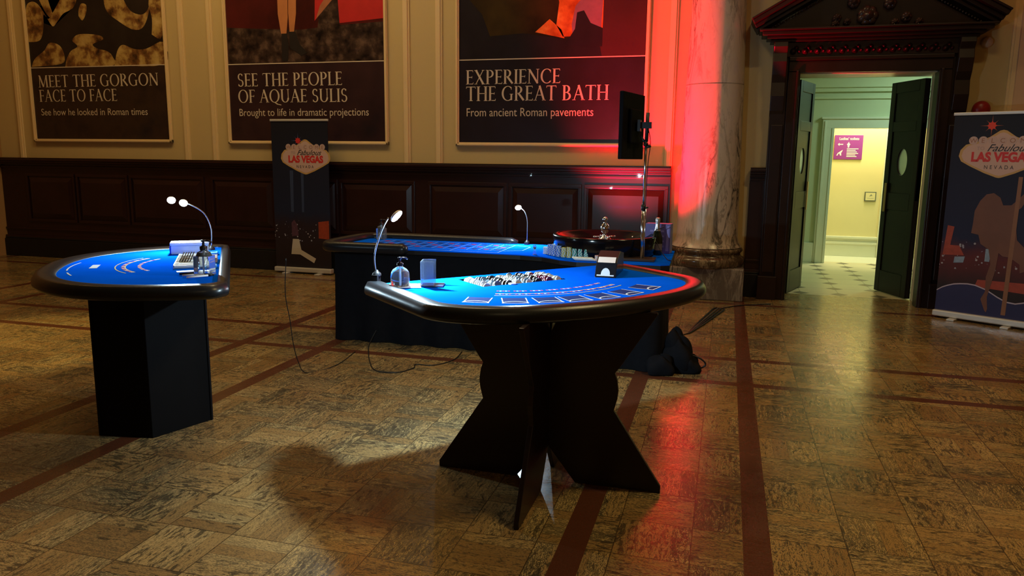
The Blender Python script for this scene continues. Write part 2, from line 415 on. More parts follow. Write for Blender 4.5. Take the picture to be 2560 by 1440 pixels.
# wainscot: boards, raised panels, dado rail, skirting
def wainscot(x0, x1, panels):
    q = MB(); q.box(x0, x1, 8.955, WY, .28, 1.42)
    for (a, b) in panels:
        q.box(a-.035, b+.035, 8.935, 8.955, .52, .56); q.box(a-.035, b+.035, 8.935, 8.955, 1.18, 1.22)
        q.box(a-.035, a, 8.935, 8.955, .56, 1.18); q.box(b, b+.035, 8.935, 8.955, .56, 1.18)
        i = .07   # bevelled raised field
        y0, y1 = 8.952, 8.928
        o = [(a+.01, .57), (b-.01, .57), (b-.01, 1.17), (a+.01, 1.17)]; n = [(a+i, .57+i), (b-i, .57+i), (b-i, 1.17-i), (a+i, 1.17-i)]
        q.add([(x, y0, z) for x, z in o]+[(x, y1, z) for x, z in n], [(0, 1, 5, 4), (1, 2, 6, 5), (2, 3, 7, 6), (3, 0, 4, 7), (4, 5, 6, 7)])
    trim(q, wood, .004)
    d = MB()
    for (z0, z1, p) in ((1.30, 1.33, .02), (1.345, 1.37, .045), (1.37, 1.40, .075), (1.40, 1.43, .095), (1.43, 1.445, .06), (.28, .31, .035), (.40, .425, .02)):
        d.box(x0, x1, 8.955-p, 8.96, z0, z1)
    trim(d, wood, .005)
wainscot(-10.34, -.62, [(-9.85, -9.05), (-8.95, -8.13), (-8.03, -6.88), (-6.70, -5.80), (-5.70, -4.87), (-4.77, -3.80), (-3.55, -2.60), (-2.5, -1.68), (-1.58, -.68)])
wainscot(.24, .42, []); wainscot(2.34, 7, [(2.5, 3.5), (3.7, 4.7)])
for (a, b, nm) in ((-10.34, -.6, 'baseboard_back'), (.24, .4, 'baseboard_back_middle'), (2.36, 7, 'baseboard_back_right')):
    q = MB(); q.box(a, b, 8.90, WY, 0, .26); q.box(a, b, 8.915, WY, .26, .285); struct(nm, q, black, .006)

# ------------------------------------------------------------------ posters
MW = lambda x, z, y: Matrix(((1, 0, 0, x), (0, 0, -1, y), (0, 1, 0, z), (0, 0, 0, 1)))   # (s,h,out) -> wall facing -Y
ink = mat('poster_lettering', (.62, .52, .40), .5)
def rounded(x0, x1, y0, y1, r, n=5):
    P = []
    for (cx, cy, a) in ((x1-r, y1-r, 0), (x0+r, y1-r, 90), (x0+r, y0+r, 180), (x1-r, y0+r, 270)):
        for k in range(n+1):
            an = math.radians(a+90*k/n); P.append((cx+r*math.cos(an), cy+r*math.sin(an)))
    return P
def poster_ground(name, cols, sc, rough=.28):
    m = bpy.data.materials.new(name); m.use_nodes = True; nt = NT(m); b = nt.B = nt.N['Principled BSDF']
    tc = nt.n('ShaderNodeTexCoord').outputs['Object']
    nt.L.new(nt.ramp(nt.noise(tc, sc, 5, .6), cols), b.inputs['Base Color']); b.inputs['Roughness'].default_value = rough
    b.inputs['Specular IOR Level'].default_value = .35
    return m
def make_poster(x0, x1, zb, zsep, zt, label, line1, line2, sub, fits, ground, band):
    t = thing('poster', label, 'poster', ((x0+x1)/2, WY-.004, zb), 0, 'museum posters along the panelled wall')
    W = x1-x0; H = zt-zb
    M = MW(-W/2, 0, 0)
    fr = MB()
    for k, (wd, d) in enumerate(((.045, .03), (.022, .045))):
        o = -.03+k*.008
        fr.box(-W/2+o-.0, -W/2+o+wd, -d, 0, o, H); fr.box(W/2-o-wd, W/2-o, -d, 0, o, H)
        fr.box(-W/2+o, W/2-o, -d, 0, o, o+wd)
    fr.build('frame', creamhi, t, .004)
    b = MB(); b.prism(rounded(.01, W-.01, .01, H, .04), .002, .012, M); b.build('printed_sheet', ground, t)
    s = MB(); s.box(.012, W-.012, .0, zsep-zb, .0125, .0135, M)
    s.build('caption_panel', band, t)
    s = MB(); s.box(.012, W-.012, zsep-zb-.006, zsep-zb+.006, .0125, .0145, M)
    s.build('divider_line', ink, t)
    s = MB()
    for (txt, yy, hh, ft) in ((line1, *fits[0]), (line2, *fits[1])): serif(s, txt, fits[3], yy, hh, M, .0155, fit=ft)
    s.build('title_lettering', ink, t)
    s = MB(); text(s, sub, fits[3]+.01, fits[2][0], fits[2][1], M, .0155, fit=fits[2][2]); s.build('subtitle_lettering', ink, t)
    return t, M, W
zt = 4.6
dk = poster_ground('poster_black', [(.3, (.008, .006, .006)), (.7, (.03, .022, .018))], 1.4)
dkband = poster_ground('poster_dark_band', [(.25, (.012, .008, .008)), (.5, (.04, .022, .014)), (.75, (.015, .012, .016))], 2.1)
redband = poster_ground('poster_wine_band', [(.25, (.05, .022, .022)), (.6, (.026, .013, .016)), (.8, (.012, .011, .015))], 1.8)
navband = poster_ground('poster_navy_band', [(.25, (.022, .018, .028)), (.6, (.016, .012, .014)), (.8, (.03, .028, .06))], 1.8)
stone = poster_ground('printed_stone', [(.32, (.035, .015, .006)), (.46, (.22, .10, .03)), (.56, (.46, .30, .09)), (.72, (.62, .44, .17))], 5.5, .4)
# poster 1: carved stone relief (plain generic stone shapes)
t, M, W = make_poster(-9.66, -7.36, 1.70, 2.705, zt, 'tall dark poster of carved stone, MEET THE GORGON FACE TO FACE, leftmost on the wall',
    'MEET THE GORGON', 'FACE TO FACE', 'See how he looked in Roman times', ((.735, .165, 2.05), (.535, .165, 1.35), (.345, .135, 1.82), .12), dk, dkband)
s = MB()
P1 = [[(.03, 1.02), (.55, 1.05), (.62, 1.16), (.55, 1.3), (.38, 1.34), (.28, 1.24), (.1, 1.13)],
      [(.62, 1.01), (1.42, 1.01), (1.44, 1.12), (1.36, 1.2), (1.2, 1.24), (1.12, 1.3), (1.3, 1.36), (1.22, 1.42), (.9, 1.44), (.78, 1.36), (.86, 1.28), (.74, 1.22), (.66, 1.12)],
      [(1.46, 1.01), (2.27, 1.01), (2.27, 1.3), (2.0, 1.22), (1.8, 1.22), (1.62, 1.28), (1.52, 1.2)],
      [(.02, 1.36), (.22, 1.38), (.3, 1.55), (.32, 1.72), (.4, 1.66), (.5, 1.76), (.62, 1.9), (.8, 2.1), (.9, 2.02), (.9, 1.88), (.82, 1.78), (.66, 1.72), (.55, 1.62), (.46, 1.56), (.36, 1.7), (.24, 1.86), (.12, 1.9), (.02, 1.8)],
      [(.25, 1.95), (.38, 1.72), (.5, 1.66), (.42, 1.92), (.4, 2.3), (.2, 2.3)],
      [(1.42, 2.1), (1.52, 2.1), (1.66, 1.9), (1.78, 1.72), (1.95, 1.66), (2.06, 1.72), (2.12, 1.84), (2.04, 1.6), (1.94, 1.48), (1.78, 1.48), (1.56, 1.6), (1.4, 1.72), (1.36, 1.9)],
      [(2.1, 1.4), (2.27, 1.38), (2.27, 2.05), (2.16, 2.02), (2.08, 1.8), (2.12, 1.6)],
      [(.92, 1.68), (.98, 1.62), (1.05, 1.72), (1.06, 1.82), (.98, 1.84), (.93, 1.76)],
      [(.85, 2.2), (1.2, 2.24), (1.9, 2.28), (1.7, 2.9), (1.4, 2.88), (.9, 2.9)], [(.02, 2.05), (.16, 2.1), (.3, 2.4), (.6, 2.6), (.5, 2.9), (.02, 2.9)], [(2.1, 2.15), (2.27, 2.1), (2.27, 2.9), (2.05, 2.9)]]
for i, p in enumerate(P1):
    loop = [tuple(q_)[:2] for q_ in spline([(a, b, 0) for a, b in p]+[(p[0][0], p[0][1], 0)], 4)][:-1]
    s.prism([(a, b) for a, b in loop], .0128, .0136+.0002*i, M)
s.build('printed_picture', stone, t)
# poster 2: legs in a short tunic by a red cloth
g2 = poster_ground('poster_wine_wall', [(.35, (.035, .007, .006)), (.65, (.10, .013, .012))], .9)
t, M, W = make_poster(-6.41, -4.15, 1.69, 2.685, zt, 'wine-red poster of bare legs by red cloth, SEE THE PEOPLE OF AQUAE SULIS, middle poster',
    'SEE THE PEOPLE', 'OF AQUAE SULIS', 'Brought to life in dramatic projections', ((.712, .165, 1.53), (.505, .165, 1.6), (.335, .135, 1.87), .14), g2, redband)
mats2 = [poster_ground('printed_rubble', [(.35, (.010, .006, .006)), (.52, (.045, .026, .02)), (.7, (.14, .085, .06))], 7), mat('printed_skin', (.5, .19, .07), .4, var=.2, vs=6),
         mat('printed_tunic', (.17, .115, .10), .5, var=.4, vs=14), mat('printed_red_cloth', (.5, .02, .02), .4, var=.25, vs=6),
         mat('printed_sandal', (.012, .008, .008), .5, var=.3), mat('printed_ochre', (.38, .13, .06), .5, var=.3)]
s = MB()
def pg(mi, pts, zz): s.cur = mi; s.prism(pts, .0126, .013+zz*.0004, M)
pg(0, [(.02, 1.0), (2.24, 1.0), (2.24, 1.46), (1.6, 1.44), (1.1, 1.4), (.5, 1.43), (.02, 1.46)], 0)
pg(3, [(1.62, 1.46), (2.24, 1.5), (2.24, 2.9), (1.7, 2.9), (1.6, 2.0)], 1)
pg(0, [(1.3, 1.2), (1.66, 1.2), (1.62, 1.9), (1.42, 1.9)], 2)
pg(3, [(1.3, 1.5), (1.36, 2.9), (1.75, 2.9), (1.6, 1.95), (1.5, 1.72)], 3)
pg(5, [(1.32, 1.52), (1.38, 1.68), (1.58, 1.92), (1.56, 1.75)], 4)
pg(1, [(.78, 1.85), (.93, 1.85), (.92, 1.55), (.89, 1.33), (.82, 1.33), (.78, 1.6)], 4)
pg(1, [(.94, 1.85), (1.05, 1.85), (1.04, 1.6), (1.0, 1.36), (.94, 1.36), (.93, 1.6)], 4)
pg(4, [(.82, 1.36), (.9, 1.36), (.92, 1.2), (.9, 1.02), (.82, 1.02), (.82, 1.2)], 5)
pg(4, [(.93, 1.38), (1.02, 1.38), (1.08, 1.22), (1.18, 1.12), (1.1, 1.08), (.94, 1.18)], 5)
pg(2, [(.76, 1.83), (.98, 1.8), (1.03, 1.85), (1.2, 1.8), (1.22, 2.4), (1.15, 2.9), (.74, 2.9)], 6)
s.build('printed_picture', mats2, t)
# poster 3: water at dusk
g3 = poster_ground('poster_dusk_water', [(.35, (.012, .008, .006)), (.65, (.06, .034, .01))], 1.2)
t, M, W = make_poster(-3.2, -.95, 1.685, 2.67, zt, 'dark poster with glowing orange water, EXPERIENCE THE GREAT BATH, rightmost by the column',
    'EXPERIENCE', 'THE GREAT BATH', 'From ancient Roman pavements', ((.700, .165, 1.17), (.505, .17, 1.74), (.325, .14, 1.55), .1), g3, navband)
mats3 = [mat('printed_dark_stone', (.016, .012, .016), .3, var=.5, vs=4), poster_ground('printed_orange_glow', [(.3, (.30, .06, .01)), (.55, (.55, .17, .03)), (.7, (.7, .33, .08))], 6),
         mat('printed_lilac', (.22, .12, .16), .4, var=.3, vs=8), mat('printed_plum', (.05, .018, .02), .3, var=.3, vs=2)]
s = MB()
pg(3, [(1.72, .99), (2.23, .99), (2.23, 2.9), (1.74, 2.9)], 0)
pg(0, [(.02, .99), (1.74, .99), (1.7, 1.15), (1.3, 1.2), (.8, 1.27), (.4, 1.25), (.3, 1.5), (.02, 1.8)], 1)
pg(1, [(1.2, 2.3), (1.76, 2.9), (1.74, 1.3), (1.6, 1.2), (1.45, 1.22), (1.28, 1.22), (1.2, 1.35), (1.23, 1.6), (1.16, 1.9)], 2)
pg(1, [(.95, 1.28), (1.3, 1.2), (1.26, 1.3), (1.12, 1.42)], 2)
pg(2, [(1.42, 1.55), (1.52, 1.66), (1.62, 1.64), (1.74, 1.72), (1.72, 1.25), (1.4, 1.18), (1.38, 1.35)], 3)
pg(0, [(1.44, 1.48), (1.52, 1.5), (1.6, 1.36), (1.74, 1.3), (1.74, 1.1), (1.3, 1.12), (1.42, 1.3)], 4)
s.build('printed_picture', mats3, t)

# ------------------------------------------------------------------ marble column
t = thing('marble_column', 'veined cream marble column on a grey plinth, lit red on its left side', 'column', (-.19, 8.9, 0))
q = MB(); q.box(-.41, .42, -.36, .1, 0, .355); q.build('plinth', marbleg, t, .01)
q = MB(); q.lathe([(.405, .355), (.42, .38), (.425, .42), (.415, .45), (.385, .465), (.375, .49), (.385, .51), (.40, .525), (.395, .55), (.37, .565)], 48); q.build('base_moulding', marbleb, t)
q = MB(); q.lathe([(.385, .565), (.375, .585), (.35, .62), (.338, .68), (.334, .9), (.318, 1.8), (.31, 2.32)], 64)
q.lathe([(.306, 2.322), (.306, 2.328)], 64); q.lathe([(.309, 2.33), (.285, 3.2), (.27, 5.4), (.265, 6.9)], 64); q.build('shaft', marblec, t)

# red uplighter on the floor behind the roulette table
t = thing('uplighter', 'small black floor uplighter shining red up the marble column', 'light', (-1.42, 8.2, 0))
q = MB(); q.box(-.09, .09, -.05, .05, 0, .03); q.box(-.1, -.085, -.015, .015, 0, .16); q.box(.085, .1, -.015, .015, 0, .16); q.build('bracket', black, t)
q = MB(); q.lathe([(.06, .06), (.085, .075), (.088, .17), (.08, .175), (.074, .16), (.0, .158)], 24); q.build('lamp_body', black, t)
q = MB(); q.lathe([(0, .161), (.07, .161)], 24); q.build('red_lens', mat('red_led', (1, .1, .1), .3, emit=(1, .02, .03), es=12), t)
light('uplighter_light', 'SPOT', (-1.42, 8.2, .2), 3000, (1, .0002, .026), (-.68, 8.62, 2.65), .05, spot=1.36, blend=.95)

# ------------------------------------------------------------------ doorway with carved surround
t = thing('door_surround', 'dark carved wooden door surround with triangular pediment', 'door frame', (1.34, 8.9, 0))
q = MB()
for sx in (-1, 1):
    q.box(*sorted((sx*.66, sx*.78)), -.08, .1, 0, 2.46); q.box(*sorted((sx*.675, sx*.70)), -.1, .1, 0, 2.46)
    q.box(*sorted((sx*.78, sx*.94)), -.05, .1, 0, 2.62); q.box(*sorted((sx*.80, sx*.92)), -.075, .1, .3, 1.9)
    q.box(*sorted((sx*.76, sx*.96)), -.12, .1, 0, .26)
q.box(-.78, .78, -.08, .1, 2.44, 2.56); q.box(-.78, .78, -.1, .1, 2.56, 2.6)
q.build('architrave', wooddk, t, .006)
q = MB(); q.box(-.93, .93, -.09, .1, 2.6, 2.75); q.build('frieze', wooddk, t, .006)
for k in range(13):
    q = MB(); x = -.72+k*.12
    for j in range(3): q.lathe([(.0, -.0), (.02, .004), (.034-.008*j, .012), (.0, .03)], 8, Matrix.Translation((x+(j-1)*.03, -.09, 2.655+(j % 2)*.03)) @ Matrix.Rotation(PI/2, 4, 'X'))
    q.build('carved_leaf', wooddk, t)
for sx in (-1, 1):
    q = MB()
    prof = [(0, 2.75), (-.13, 2.75), (-.14, 2.70), (-.10, 2.64), (-.12, 2.55), (-.09, 2.42), (-.05, 2.34), (-.07, 2.2), (-.04, 2.05), (0, 1.98)]
    q.prism([(y, z) for y, z in prof], -.07, .07, Matrix(((0, 0, 1, sx*.875), (1, 0, 0, -.03), (0, 1, 0, 0), (0, 0, 0, 1))))
    q.build('console_bracket', wooddk, t, .006)
q = MB()
for (z0, z1, p, e) in ((2.75, 2.78, .12, .98), (2.78, 2.81, .17, 1.02), (2.81, 2.85, .23, 1.07), (2.85, 2.87, .26, 1.10)):
    q.box(-e, e, -p, .1, z0, z1)
q.build('cornice', wooddk, t, .006)
sl = .57; ap = 2.965+1.13*sl
q = MB(); q.prism([(-1.0, 2.865), (1.0, 2.865), (0, 2.865+sl)], -.1, .06, Matrix(((1, 0, 0, 0), (0, 0, 1, 0), (0, 1, 0, 0), (0, 0, 0, 1)))); q.build('tympanum', wooddk, t)
q = MB(); ca = math.atan(sl); Ln = 1.13/math.cos(ca)
for sx in (-1, 1):
    R = Matrix.Translation((sx*1.12, 0, 2.855)) @ Matrix.Rotation(sx*ca, 4, 'Y') @ Matrix.Diagonal((-sx, 1, 1, 1))
    for (z0, z1, p) in ((-.0, .035, .17), (.035, .075, .22), (.075, .12, .29), (.12, .14, .31)): q.box(0, Ln, -p, .1, z0, z1, R)
q.build('raking_cornice', wooddk, t, .006)
q = MB()
for sx in (-1, 1):
    for k in range(34):
        x = sx*(1.0-.028*k); z = 2.86+(1.13-abs(x))*sl-.055
        q.lathe([(0, -.012), (.011, -.006), (.011, .006), (0, .012)], 6, Matrix.Translation((x, -.125, z)) @ Matrix.Rotation(sx*ca, 4, 'Y'))
tag(q.build('bead_strip', wooddk, t), 'row of small carved beads under the sloping cornice')
for (x, z, r) in ((-.06, 2.985, .1), (-.35, 2.97, .045), (-.36, 2.91, .04), (-.25, 2.93, .035), (.3, 2.96, .05), (.42, 2.91, .04), (.2, 2.91, .04), (.14, 3.1, .06), (-.2, 3.12, .06)):
    q = MB()
    for k in range(7):
        a = k*2*PI/7; q.lathe([(0, 0), (.42*r, .01), (.5*r, .03), (.25*r, .05), (0, .055)], 10, Matrix.Translation((x+.55*r*math.cos(a), -.1, z+.55*r*math.sin(a))) @ Matrix.Rotation(PI/2, 4, 'X'))
    q.lathe([(0, 0), (.6*r, .02), (.5*r, .06), (0, .085)], 12, Matrix.Translation((x, -.1, z)) @ Matrix.Rotation(PI/2, 4, 'X'))
    q.build('carved_scroll', mat('polished_carving', (.05, .028, .022), .25, var=.5, vs=20), t)
# reveal of the opening
q = MB(); q.box(.66, .685, 8.9, 9.32, 0, 2.44); q.box(2.045, 2.07, 8.9, 9.32, 0, 2.44); q.box(.66, 2.07, 8.9, 9.32, 2.43, 2.455)
trim(q, mat('painted_reveal', (.66, .60, .40), .35, var=.1), .002)

# door leaves with oval glass
def oval_ring(cx, cz, rx, rz, k): return (cx+rx*math.cos(k), cz+rz*math.sin(k))
def leaf(nm, hinge, ang, flip, lab):
    """door leaf in local x 0..W, y thickness, z"""
    d = tag(bpy.data.objects.new(nm, None), lab, None, None, 'structure'); C.objects.link(d); d.location = (*hinge, 0); d.rotation_euler = (0, 0, ang)
    W, H = .62, 2.41; cx, cz, rx, rz = W/2, 1.52, .095, .15; n = 32
    q = MB(); out = []
    # slab with an oval hole: ring of quads between rectangle border and oval
    rect = []
    for k in range(n):
        a = 2*PI*k/n; dx, dz = math.cos(a), math.sin(a); sc = min(1/abs(dx) if abs(dx) > 1e-6 else 9, 1/abs(dz) if abs(dz) > 1e-6 else 9)
        rect.append((cx+dx*sc*(W/2), cz+dz*sc*.42))
    for y in (-.02, .02):
        ov = [oval_ring(cx, cz, rx, rz, 2*PI*k/n) for k in range(n)]
        q.add([(x, y, z) for x, z in rect]+[(x, y, z) for x, z in ov], [(k, (k+1) % n, n+(k+1) % n, n+k) for k in range(n)])
    ov = [oval_ring(cx, cz, rx, rz, 2*PI*k/n) for k in range(n)]
    q.add([(x, -.02, z) for x, z in ov]+[(x, .02, z) for x, z in ov], [(k, (k+1) % n, n+(k+1) % n, n+k) for k in range(n)])
    q.box(0, W, -.02, .02, .01, cz-.42); q.box(0, W, -.02, .02, cz+.42, H)
    for y0, y1 in ((-.032, -.02), (.02, .032)):      # raised panels, both faces
        for (z0, z1) in ((.01, .26), (.98, 1.17), (1.86, 1.97), (2.29, H)): q.box(.09, W-.09, y0, y1, z0, z1)
        q.box(0, .09, y0, y1, .01, H); q.box(W-.09, W, y0, y1, .01, H)
    q.build('door_panel', mat('polished_dark_door', (.007, .0038, .003), .36, var=.4, vs=4, spec=.35), d, .004)
    q = MB(); q.lathe([(.1, -.006), (.1, .006)], 32, Matrix.Translation((cx, 0, cz)) @ Matrix.Diagonal((rx/.1, 1, rz/.1, 1)) @ Matrix.Rotation(PI/2, 4, 'X'))
    tag(q.build('oval_glass', mat('frosted_glass', (.85, .9, .7), .45, trans=.85, var=.05), d), 'oval frosted pane')
    q = MB()
    for y in (-.045, .045): q.box(W-.1, W-.055, y-.004, y+.004, .95, 1.28)
    q.build('push_plate', mat('worn_brass', (.42, .26, .12), .35, .9, var=.1), d)
    return d
leaf('door_1', (.70, 9.26), math.atan2(.565, .2), 1, 'left leaf of the dark double door, ajar, its panels lit green-gold')
leaf('door_2', (2.012, 9.30), math.atan2(.58, -.22), 1, 'right leaf of the dark double door, open, with an oval pane')

# ------------------------------------------------------------------ passage and lit room beyond
cgreen = mat('pale_green_paint', (.62, .66, .44), .6, var=.04, vs=2)
cyel = mat('pale_yellow_paint', (.78, .68, .36), .6, var=.03, vs=2)
cwht = mat('white_gloss_paint', (.78, .78, .62), .35, var=.03)
tile = tile_material()
q = MB(); q.box(.1, 3.6, 9.3, 12.5, -.1, 0); struct('floor_passage', q, tile)
q = MB(); q.box(1.0, 3.6, 12.5, 13.5, -.1, 0); struct('floor_far_room', q, cwht)
q = MB(); q.box(0, .1, 9.3, 12.35, 0, 3.1); struct('wall_passage_left', q, cgreen)
q = MB(); q.box(3.6, 3.7, 9.3, 13.5, 0, 3.1); struct('wall_passage_right', q, cgreen)
q = MB(); q.box(0, 3.7, 9.3, 13.5, 3.1, 3.2); struct('ceiling_passage', q, cwht)
q = MB(); q.box(0, 1.46, 12.35, 12.5, 0, 3.1); q.box(2.9, 3.6, 12.35, 12.5, 0, 3.1); q.box(1.46, 2.9, 12.35, 12.5, 2.0, 3.1); struct('wall_passage_back', q, cgreen)
q = MB()
for (z0, z1, p) in ((2.42, 2.45, .03), (2.52, 2.58, .05), (2.58, 2.72, .08), (2.72, 2.78, .12)): q.box(0, 3.6, 12.35-p, 12.36, z0, z1)
trim(q, cgreen)
q = MB(); q.box(1.31, 1.46, 12.3, 12.36, 0, 2.0); q.box(1.31, 3.05, 12.3, 12.36, 2.0, 2.13); q.box(1.29, 3.07, 12.28, 12.36, 2.13, 2.16); q.box(1.335, 1.36, 12.285, 12.36, 0, 2.1); q.box(1.44, 1.475, 12.29, 12.5, 0, 2.0)
trim(q, cwht, .004)
q = MB(); q.box(1.0, 3.6, 13.35, 13.5, 0, 3.1); struct('wall_far_room_back', q, cyel)
q = MB(); q.box(1.0, 1.1, 12.5, 13.35, 0, 3.1); struct('wall_far_room_left', q, cyel)
q = MB(); q.box(1.1, 2.36, 13.31, 13.35, 0, .2); q.box(1.1, 2.36, 13.29, 13.35, .2, .24); q.box(1.1, 2.36, 13.31, 13.35, .24, .32); q.box(1.1, 2.36, 13.28, 13.35, .29, .325); struct('baseboard_far_room', q, cwht, .004)
q = MB(); q.box(.1, 1.31, 12.31, 12.35, 0, .3); struct('baseboard_passage', q, cwht, .004)
q = MB(); q.box(2.36, 2.44, 13.27, 13.35, 0, 2.25); q.box(2.44, 2.5, 13.24, 13.35, 0, 2.25); q.box(2.36, 3.2, 13.25, 13.35, 2.25, 2.33); trim(q, cwht, .004)
# purple sign
t = thing('toilet_sign', "purple Ladies' toilets sign on the yellow wall beyond the door", 'sign', (1.825, 13.345, 1.74))
q = MB(); q.box(-.21, .21, -.012, 0, -.19, .19); q.build('sign_board', mat('purple_sign', (.30, .05, .32), .4, var=.04), t, .003)
M = MW(0, 0, -.013); wi = mat('white_sign_print', (.9, .88, .85), .5)
q = MB(); text(q, "Ladies' toilets", -.14, .115, .058, M, .001, fit=.29, bold=.0008)
for k in range(6): q.box(-.02, .14-.03*((k*7) % 3)/2, .0, .001, 0, 0) if False else flat(q, [(-.02, -.03-.024*k), (.15-.02*((k*5) % 3), -.03-.024*k), (.15-.02*((k*5) % 3), -.018-.024*k), (-.02, -.018-.024*k)], M, .001)
q.build('sign_lettering', wi, t)
q = MB(); flat(q, [(-.16, .045), (-.135, .07), (-.135, .052), (-.08, .052), (-.08, .038), (-.135, .038), (-.135, .02)], M, .001)
q.build('arrow', wi, t)
q = MB(); flat(q, [(.0, .085), (.012, .06), (.026, .045), (.014, .03), (.01, -.005), (-.01, -.005), (-.014, .03), (-.026, .045), (-.012, .06)], M, .001); q.build('woman_symbol', wi, t)
q = MB(); flat(q, [(-.17, -.13), (-.15, -.09), (-.08, -.04), (-.085, -.06), (-.1, -.09), (-.095, -.13), (-.115, -.13), (-.125, -.1), (-.14, -.1), (-.15, -.13)], M, .001); q.build('hand_symbol', wi, t)
t = thing('wall_plaque', 'small framed notice low on the yellow wall beyond the door', 'plaque', (2.21, 13.345, .97))
q = MB(); q.box(-.085, .085, -.015, 0, -.075, .075); q.build('frame', mat('grey_frame', (.16, .17, .12), .4), t, .003)
q = MB(); q.box(-.07, .07, -.018, -.014, -.06, .06); q.build('notice', cyel, t)
q = MB(); M = MW(0, 0, -.0185); flat(q, [(-.05, -.03), (.05, -.03), (.05, -.025), (-.05, -.025)], M); flat(q, [(-.02, .0), (.01, .04), (.03, .01)], M); q.build('notice_print', mat('grey_print', (.3, .3, .2), .5), t)

# bell and knob on the right wall
t = thing('fire_bell', 'round red alarm bell on the wall above the right banner', 'bell', (2.45, 9.0, 2.06))
R = Matrix.Rotation(PI/2, 4, 'X')
q = MB(); q.lathe([(.05, 0), (.05, .03)], 20, R); q.build('backplate', black, t)
q = MB(); q.lathe([(.085, .03), (.085, .04), (.075, .065), (.045, .085), (0, .09)], 28, R); q.build('gong', mat('red_enamel', (.28, .015, .012), .35, var=.1), t)
t = thing('detector', 'small pale round detector on the wall right of the pediment', 'detector', (2.44, 9.0, 2.72))
q = MB(); q.lathe([(.055, 0), (.055, .02), (.045, .04), (0, .05)], 24, R); q.build('housing', mat('cream_plastic', (.6, .45, .35), .4), t)

# ------------------------------------------------------------------ roll-up banners
def vegas_sign(parent, cx, cz, k, M):
    """diamond sign centred at (cx, cz), k = half width"""
    P = lambda x, y: (cx+x*k, cz+y*k)
    q = MB()
    rim = [(-1, 0), (-.97, .16), (-.85, .3), (-.6, .37), (-.3, .5), (-.08, .66), (0, .68), (.08, .66), (.3, .5), (.6, .37), (.85, .3), (.97, .16), (1, 0), (.93, -.14), (.7, -.27), (.35, -.44), (.06, -.55), (0, -.56), (-.06, -.55), (-.35, -.44), (-.7, -.27), (-.93, -.14)]
    q.prism([P(x, y) for x, y in rim], .0005, .0012, M); q.build('sign_edge', mat('print_gold', (.50, .32, .12), .5, var=.1), parent)
    q = MB(); q.prism([P(x*.93, y*.9) for x, y in rim], .0012, .0018, M); q.build('sign_face', mat('print_pale_pink', (.55, .38, .34), .5, var=.06), parent)
    q = MB(); lt = MB()
    for i, ch in enumerate('WELCOME'):
        x = -.68+.228*i; y = .41
        c0 = P(x, y); q.prism([(c0[0]+.108*k*math.cos(a*PI/10), c0[1]+.108*k*math.sin(a*PI/10)) for a in range(20)], .002, .0026+.00002*i, M)
        text(lt, ch, c0[0], c0[1]-.062*k, .17*k, M, .003, align='CENTER')
    q.build('letter_discs', mat('print_disc', (.50, .36, .34), .5), parent)
    lt.build('welcome_lettering', mat('print_brown', (.30, .14, .08), .5), parent)
    q = MB(); text(q, 'Fabulous', cx-.33*k, cz+.13*k, .26*k, M, .003, fit=.98*k, shear=.5, bold=.001*k); q.build('script_lettering', mat('print_black', (.02, .02, .03), .5), parent)
    q = MB(); text(q, 'TO', cx-.58*k, cz+.16*k, .13*k, M, .003); q.build('small_lettering', mat('print_lilac_grey', (.38, .27, .28), .5), parent)
    q = MB(); text(q, 'LAS VEGAS', cx-.69*k, cz-.13*k, .33*k, M, .003, fit=1.4*k, bold=.016*k); q.build('title_lettering', mat('print_red', (.55, .03, .03), .5), parent)
    q = MB(); text(q, 'NEVADA', cx-.36*k, cz-.33*k, .14*k, M, .003, fit=.68*k, spacing=1.7); q.build('state_lettering', mat('print_black', (.02, .02, .03), .5), parent)
def star(parent, cx, cz, r, M, col, ray):
    q = MB()
    for i in range(8):
        a = i*PI/4; L = r*(1. if i % 2 == 0 else .72); w_ = .07*r
        q.add([(cx+L*math.cos(a), cz+L*math.sin(a), .0014), (cx+w_*math.cos(a+PI/2), cz+w_*math.sin(a+PI/2), .0014), (cx-w_*math.cos(a+PI/2), cz-w_*math.sin(a+PI/2), .0014)], [(0, 1, 2)], M)
    q.build('star_rays', mat(*ray), parent)
    q = MB(); q.prism([(cx+(r*.42 if i % 2 == 0 else r*.3)*math.cos(i*PI/8), cz+(r*.42 if i % 2 == 0 else r*.3)*math.sin(i*PI/8)) for i in range(16)], .0014, .002, M)
    q.build('star_centre', mat(*col), parent)
def banner(loc, rz, label, W=.82, H=1.975):
    t = thing('roll_up_banner', label, 'banner', loc, rz, 'casino roll-up banners')
    q = MB(); q.box(0, W, -.045, .045, .02, .08); q.build('base_case', silver, t, .012)
    for x in (.16, W-.2):
        q = MB(); q.box(x, x+.07, -.12, .12, .0, .018); q.build('foot', silver, t, .004)
    q = MB(); q.box(.0, W, -.012, .012, H-.02, H+.008); q.build('top_rail', silver, t, .004)
    q = MB(); q.tube([(W/2, .03, .05), (W/2, .03, H-.01)], .008); q.build('support_pole', steel, t)
    return t
navy = (.012, .012, .045)
